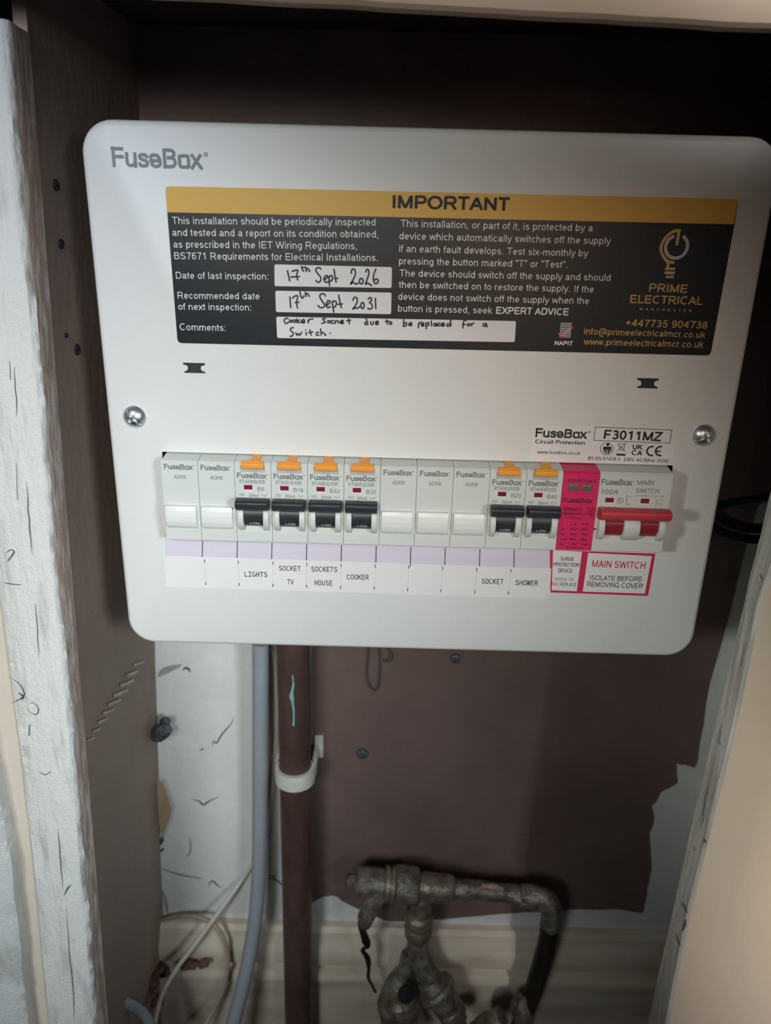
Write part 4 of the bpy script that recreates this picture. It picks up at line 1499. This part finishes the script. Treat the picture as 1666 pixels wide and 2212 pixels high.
bm = new()
t7(bm, 'SURGE', (252, 1291), (372, 1297), 32, weight=0.160)
t7(bm, 'PROTECTION', (188, 1342), (420, 1349), 32, weight=0.160)
t7(bm, 'DEVICE', (232, 1397), (358, 1402), 32, weight=0.160)
t7(bm, 'ISOLATE BEFORE', (517, 1469), (985, 1482), 44, weight=0.131)
t7(bm, 'REMOVING COVER', (490, 1526), (990, 1545), 44, weight=0.131)
t7(bm, 'REPLACE', (247, 1521), (394, 1526), 30)
link('lettering', bm, 'ink_black', ml, smooth=False)
bm = new()
t7(bm, 'MAIN SWITCH', (535, 1351), (1012, 1369), 62, weight=0.148)
t7(bm, 'RED', (172, 1518), (232, 1520), 30, weight=0.137)
link('red_lettering', bm, 'ink_red', ml, smooth=False)
bm = new()
t7(bm, 'GREEN', (200, 1472), (308, 1476), 28)
t7(bm, 'OR', (328, 1476), (372, 1478), 28)
link('green_lettering', bm, 'ink_green', ml, smooth=False)


# ------------------------------------------------------------------ pipes and cables below
def P(px, py, Y):
    return at(px, py, Y)


# big brown pipe with plastic clip
YPI = .0925
pipe = thing('water_pipe', 'thick brown painted vertical pipe below the fuse box', 'pipe', (P(642, 2212, YPI).x, YPI, ZF))
top = P(634, 1400, YPI); bot = P(646, 2212, YPI)
d = (bot - top) / (bot.z - top.z)
pb = top + d * (ZF - top.z); pt = top + d * (-.2580 - top.z)
bm = new(); add_tube(bm, [pb, pb.lerp(pt, .33), pb.lerp(pt, .66), pt], .0116, 28, 8, lump=.0002)
link('pipe_body', bm, 'pipe_brown', pipe)
bm = new()
def on_pipe(px, py):
    """front of the pipe seen through a pixel"""
    q = P(px, py, YPI - .0118)
    c = top + d * (q.z - top.z)
    dx = max(-.0110, min(.0110, q.x - c.x))
    return Vector((c.x + dx, YPI - math.sqrt(max(.0119 ** 2 - dx * dx, 0)), q.z))
st = [(632, 1458), (634, 1478), (630, 1500), (632, 1515), (635, 1540), (634, 1568)]
wv = [3, 5, 9, 5, 4, 5]
pp = smooth_path([on_pipe(*s) for s in st], 4)
L, R2 = [], []
for i, v in enumerate(pp):
    w = (wv[min(i // 4, 5)] * .5) * .00031
    L.append(bm.verts.new(v + Vector((-w, -.0001, 0)))); R2.append(bm.verts.new(v + Vector((w, -.0001, 0))))
for i in range(len(pp) - 1):
    bm.faces.new((L[i], L[i + 1], R2[i + 1], R2[i]))
link('green_stain', bm, 'verdigris', pipe, smooth=False, label='pale blue green streak')

clip = thing('pipe_clip', 'white plastic saddle clip around the brown pipe', 'clip', (P(642, 1665, YPI).x, YW, P(642, 1665, YPI).z))
cc = top + d * (P(642, 1668, YPI).z - top.z)
def add_band(bm, c, ri, ro, h, a0, a1, n, rise):
    g = []
    for k in range(n + 1):
        a = math.radians(a0 + (a1 - a0) * k / n)
        u = Vector((math.cos(a), -math.sin(a), 0))
        up = rise(k / n)
        g.append([bm.verts.new(c + u * r + Vector((0, 0, z))) for r, z in ((ri, -h + up), (ro, -h + up), (ro + .0004, 0 + up), (ro, h + up), (ri, h + up))])
    for a_, b_ in zip(g, g[1:]):
        for k in range(5):
            j = (k + 1) % 5
            bm.faces.new((a_[k], a_[j], b_[j], b_[k]))
    bm.faces.new(g[0]); bm.faces.new(g[-1][::-1])
    bmesh.ops.recalc_face_normals(bm, faces=bm.faces)
bm = new()
add_band(bm, cc, .0118, .0146, .0062, -25, 205, 36, lambda t: 0.0)
link('clip_band', bm, 'clip_white', clip)
for s in (-1, 1):
    bm = new()
    add_box(bm, (cc.x + s * .0118, YPI + .004, cc.z - .006), (cc.x + s * .0150, YW - .0006, cc.z + .0062), .0006)
    add_box(bm, (cc.x + s * .0118, YW - .0030, cc.z - .006), (cc.x + s * .0185, YW - .0006, cc.z + .014), .0006)
    link('clip_foot', bm, 'clip_white', clip)

# grey conduit cable
def cable(name, pts, r, m, label, cat='cable', group=None, flat=1.0, seg=12):
    bm = new()
    add_tube(bm, [P(*p) for p in pts], r, seg, 8, flat=flat)
    return tag(link(name, bm, m), label, cat, group)


cable('grey_cable', [(563, 1388, .094), (562.5, 1500, .096), (562, 1640, .097), (561.5, 1760, .097), (560, 1860, .096), (555, 1950, .093), (545, 2030, .088), (527, 2120, .078), (503, 2215, .066), (480, 2290, .055)], .0058, 'cable_grey',
      'thick grey cable hanging down left of the brown pipe')
cable('white_cable', [(591, 1390, .1155), (596, 1450, .1155), (598, 1540, .1165), (594, 1640, .117), (588, 1720, .117), (576, 1790, .117), (555, 1845, .1165), (530, 1890, .116), (480, 1960, .104), (425, 2035, .094), (380, 2095, .085), (348, 2155, .075), (328, 2240, .06)], .0019, 'cable_white',
      'thin white cable slanting behind the grey cable to lower left')
cable('beige_cable', [(580, 1390, .1165), (583, 1500, .117), (585, 1620, .117), (580, 1720, .117), (570, 1800, .117), (556, 1860, .117)], .0015, 'cable_beige',
      'thin beige cable hugging the right side of the grey cable')
cable('looped_cable', [(345, 1990, .116), (375, 1981, .114), (410, 1979, .111), (445, 1987, .105), (475, 2012, .102), (490, 2052, .1), (491, 2098, .098), (482, 2140, .095), (462, 2180, .09), (438, 2225, .082), (420, 2270, .07)], .0019, 'cable_beige',
      'thin beige cable curling in a loop over the skirting')
cable('grey_hose', [(225, 2172, .025), (250, 2165, .03), (275, 2168, .035), (300, 2182, .04), (320, 2205, .043), (335, 2240, .045), (345, 2280, .045)], .0038, 'cable_grey',
      'pale grey hose curving at the bottom left by the post', 'hose')
# black cables leaving the unit to the right
cable('black_cable', [(1505, 1075, .05), (1545, 1103, .05), (1565, 1121, .05), (1594, 1134, .05), (1626, 1141, .05), (1655, 1141, .05), (1700, 1138, .052), (1760, 1125, .06)], .0030, 'cable_black', 'upper of two black cables leaving the box on the right', group='black cables')
cable('black_cable', [(1500, 1115, .052), (1539, 1138, .052), (1570, 1154, .052), (1610, 1164, .052), (1645, 1165, .052), (1700, 1160, .055), (1760, 1150, .062)], .0028, 'cable_black', 'lower of two black cables leaving the box on the right', group='black cables')
cable('black_cable', [(1545, 1095, .075), (1590, 1086, .08), (1648, 1077, .085), (1700, 1062, .09), (1760, 1045, .095)], .0030, 'cable_black', 'black cable behind the others, just above them', group='black cables')

# wire loop hanging below the unit, wall screw, plug, hole
bm = new()
add_tube(bm, [P(797, 1392, .118), P(794, 1430, .118), (P(793, 1462, .118)), P(800, 1483, .117), P(811, 1492, .117), P(818, 1478, .117), P(821, 1440, .118), P(820, 1395, .118)], .0007, 8, 6)
add_tube(bm, [P(822, 1425, .117), P(838, 1430, .116), P(846, 1418, .116), P(840, 1405, .117), P(832, 1392, .118)], .0009, 8, 6)
tag(link('wire_loop', bm, 'mark_dark'), 'thin dark wire loop hanging under the fuse box', 'wire')
def wall_screw(name, px, py, rpx, label, cat):
    c = P(px, py, YW)
    r = rpx * depth(c) / FPX
    t_ = thing(name, label, cat, (c.x, YW, c.z))
    bm = new()
    add_lathe(bm, c + Vector((0, .004, 0)), c + Vector((0, -.0030, 0)), [(0, r), (.75, r), (.92, r * .9), (.98, r * .6), (.98, r * .28), (.85, r * .25)], 18)
    link('head', bm, 'steel_dark', t_)
    return t_
wall_screw('wall_screw', 783, 1626, 13, 'grey screw head in the brown wall right of the pipe clip', 'screw')
wall_screw('wall_screw', 984, 1420, 11, 'dark wall hole just under the lower edge of the fuse box', 'screw')  # stands for a hole in the wall, built from the screw head shape
wp = thing('wall_plug', 'grey wall plug with screw at the left wall corner', 'wall plug', tuple(P(348, 1582, .112)))
bm = new(); add_lathe(bm, P(336, 1590, .108), P(362, 1572, .104), [(0, .0045), (.4, .006), (.8, .0055), (1, .004)], 14, lump=.0015)
link('plug_body', bm, 'steel_dark', wp)
bm = new(); add_lathe(bm, P(353, 1562, .112), P(362, 1556, .106), [(0, .0032), (.6, .0036), (1, .0026)], 12, lump=.0008)
link('screw_head', bm, 'mark_dark', wp)

# gas valve assembly
gv = thing('gas_valve', 'old dull metal valve and pipework low on the back wall', 'pipework', (P(900, 2212, .08).x, .08, ZF))


def seg_part(name, a, b, ra, rb, m, prof=None, lump=.0008, seg_=22):
    A, B = P(*a), P(*b)
    r0 = ra * depth(A) / FPX; r1 = rb * depth(B) / FPX
    bm = new()
    if prof is None:
        prof = [(0, .86), (.06, 1), (.94, 1), (1, .86)]
    pr = []
    fine = []
    for (s0, k0), (s1, k1) in zip(prof, prof[1:]):
        for q in range(4):
            t = q / 4
            fine.append((s0 + (s1 - s0) * t, k0 + (k1 - k0) * t))
    fine.append(prof[-1])
    for s, k in fine:
        pr.append((s, k * (r0 + (r1 - r0) * s)))
    add_lathe(bm, A, B, pr, seg_, lump)
    return link(name, bm, m, gv, angle=0.8)


YV = .088
seg_part('end_bolt', (748, 1900, YV), (774, 1903, YV), 13, 15, 'lead_grey', seg_=6, lump=.0003)
seg_part('valve_body', (766, 1905, YV), (834, 1910, YV), 33, 33, 'lead_grey', [(0, .8), (.12, 1), (.9, 1), (1, .9)])
seg_part('flange', (831, 1909, YV), (853, 1911, YV), 38, 38, 'brass_dull', [(0, .9), (.1, 1), (.4, 1), (.45, .88), (.6, .88), (.65, 1), (.92, 1), (1, .88)], lump=.0004)
seg_part('union_nut', (853, 1910, YV), (904, 1914, YV), 41, 40, 'lead_grey', [(0, .9), (.06, 1), (.9, 1), (1, .9)], lump=.0004)
seg_part('tee', (903, 1914, YV), (980, 1921, YV), 31, 30, 'brass_dull', [(0, .95), (.1, .95), (.12, 1), (.9, 1), (1, .85)])
seg_part('tee_branch', (913, 1930, YV), (908, 1976, YV), 20, 22, 'brass_dull')
bm = new()
add_tube(bm, [P(975, 1921, YV), P(1030, 1923, YV), P(1085, 1929, YV), P(1130, 1935, YV)], [.0078, .0074, .0070, .0074], 18, 8, lump=.0016)
link('branch_pipe', bm, 'lead_grey', gv)
bm = new()
add_tube(bm, [P(1040, 1912, YV - .007), P(1065, 1915, YV - .007), P(1088, 1919, YV - .007)], [.0015, .003, .001], 10, 6, lump=.0008)
link('dust_patch', bm, 'dust_patch', gv)
bm = new()
add_tube(bm, [P(1122, 1933, YV), P(1160, 1938, YV), P(1184, 1950, YV), P(1192, 1975, YV), P(1190, 2000, YV)], [.0082, .0086, .0086, .0085, .0082], 18, 8, lump=.0010)
link('elbow', bm, 'lead_grey', gv)
bm = new()
add_tube(bm, [P(1191, 1985, YV), P(1181, 2040, YV), P(1165, 2100, YV), P(1148, 2150, YV), P(1128, 2200, YV), P(1110, 2250, YV)], [.0076, .0074, .0074, .0073, .0073, .0073], 18, 6, lump=.0004)
link('down_pipe', bm, 'iron_dark', gv)
bm = new()
add_tube(bm, [P(1128, 2152, YV - .004), P(1124, 2170, YV - .005), P(1126, 2190, YV - .005), P(1120, 2220, YV)], [.003, .006, .008, .006], 12, 6, lump=.004)
link('rag', bm, 'lead_grey', gv)
seg_part('coupling', (907, 1970, YV), (903, 2024, YV), 33, 31, 'brass_dull', [(0, .7), (.1, .95), (.35, 1), (.45, .9), (.55, .98), (.85, .95), (1, .8)], lump=.0004)
bm = new()
add_tube(bm, [P(900, 2015, YV), P(904, 2050, YV - .002), P(918, 2090, YV - .005), P(940, 2130, YV - .01), P(962, 2170, YV - .015)], [.0078, .0086, .0088, .0088, .0088], 20, 6, lump=.0004)
link('lower_pipe', bm, 'lead_grey', gv)
seg_part('collar', (925, 2112, YV - .008), (948, 2145, YV - .012), 34, 40, 'lead_grey', [(0, .7), (.1, .82), (.55, .84), (.6, 1.08), (.8, 1.12), (.95, 1.08), (1, .85)], lump=.0002)
seg_part('hex_nut', (948, 2145, YV - .012), (972, 2180, YV - .016), 36, 34, 'lead_grey', [(0, .9), (.08, 1.04), (.6, 1.04), (.66, .88), (.92, .88), (1, .8)], seg_=6, lump=.0001)
seg_part('hex_nut', (970, 2177, YV - .016), (990, 2207, YV - .019), 31, 29, 'brass_dull', [(0, .95), (.1, 1.06), (.55, 1.06), (.6, .85), (.9, .85), (1, .8)], seg_=8, lump=.0001)
bm = new(); add_tube(bm, [P(985, 2200, YV - .019), P(1000, 2225, YV - .021), P(1015, 2260, YV - .024)], .0052, 16, 4, lump=.0004)
link('outlet_pipe', bm, 'iron_dark', gv)
seg_part('cap_nut', (1020, 2236, YV - .02), (1085, 2196, YV - .02), 22, 24, 'brass_dull', [(0, .9), (.3, 1), (.32, 1.1), (.7, 1.1), (.72, .95), (1, .9)], seg_=8, lump=.0004)
# left hand lower union
bm = new()
add_tube(bm, [P(884, 2060, YV + .004), P(876, 2100, YV + .004), P(856, 2130, YV + .002), P(842, 2165, YV), P(846, 2210, YV - .003), P(860, 2260, YV - .006)], [.0055, .0075, .0095, .0095, .0085, .0080], 18, 6, lump=.0018)
link('bent_pipe', bm, 'lead_grey', gv)
seg_part('union_nut', (862, 2150, YV - .008), (868, 2190, YV - .01), 36, 40, 'brass_dull', [(0, .6), (.2, .9), (.45, .95), (.5, 1.08), (.8, 1.08), (1, .85)], lump=.0010)
bm = new(); add_lathe(bm, P(878, 2148, YV - .021), P(879, 2149, YV - .0225), [(0, .0066), (.6, .0060), (1, .0030)], 16, lump=.001)
link('outlet_dark_disc', bm, 'cavity_black', gv)  # raised black disc stands in for the outlet's dark recess
seg_part('union_nut', (866, 2196, YV - .012), (870, 2240, YV - .014), 38, 38, 'lead_grey', [(0, .8), (.15, 1), (.5, .85), (.9, 1), (1, .9)], lump=.0012)
# lever and torn tape
bm = new()
add_tube(bm, [P(822, 1925, YV - .008), P(808, 1950, YV - .010), P(792, 1982, YV - .011), P(788, 2006, YV - .011)], [.0074, .0070, .0066, .0030], 16, 6, lump=.0014, flat=.6)
link('lever', bm, 'lead_grey', gv)
bm = new()
add_tube(bm, [P(776, 1990, YV - .011), P(783, 2012, YV - .010), P(792, 2034, YV - .009), P(795, 2045, YV - .008), P(784, 2052, YV - .008), P(795, 2068, YV - .007), P(797, 2090, YV - .006), P(796, 2112, YV - .006), P(803, 2126, YV - .006), P(811, 2145, YV - .006)],
         [.0012, .0028, .0036, .0022, .0016, .0022, .0014, .0016, .0010, .0006], 8, 6, lump=.0012, flat=.4)
link('torn_tape', bm, 'iron_dark', gv)
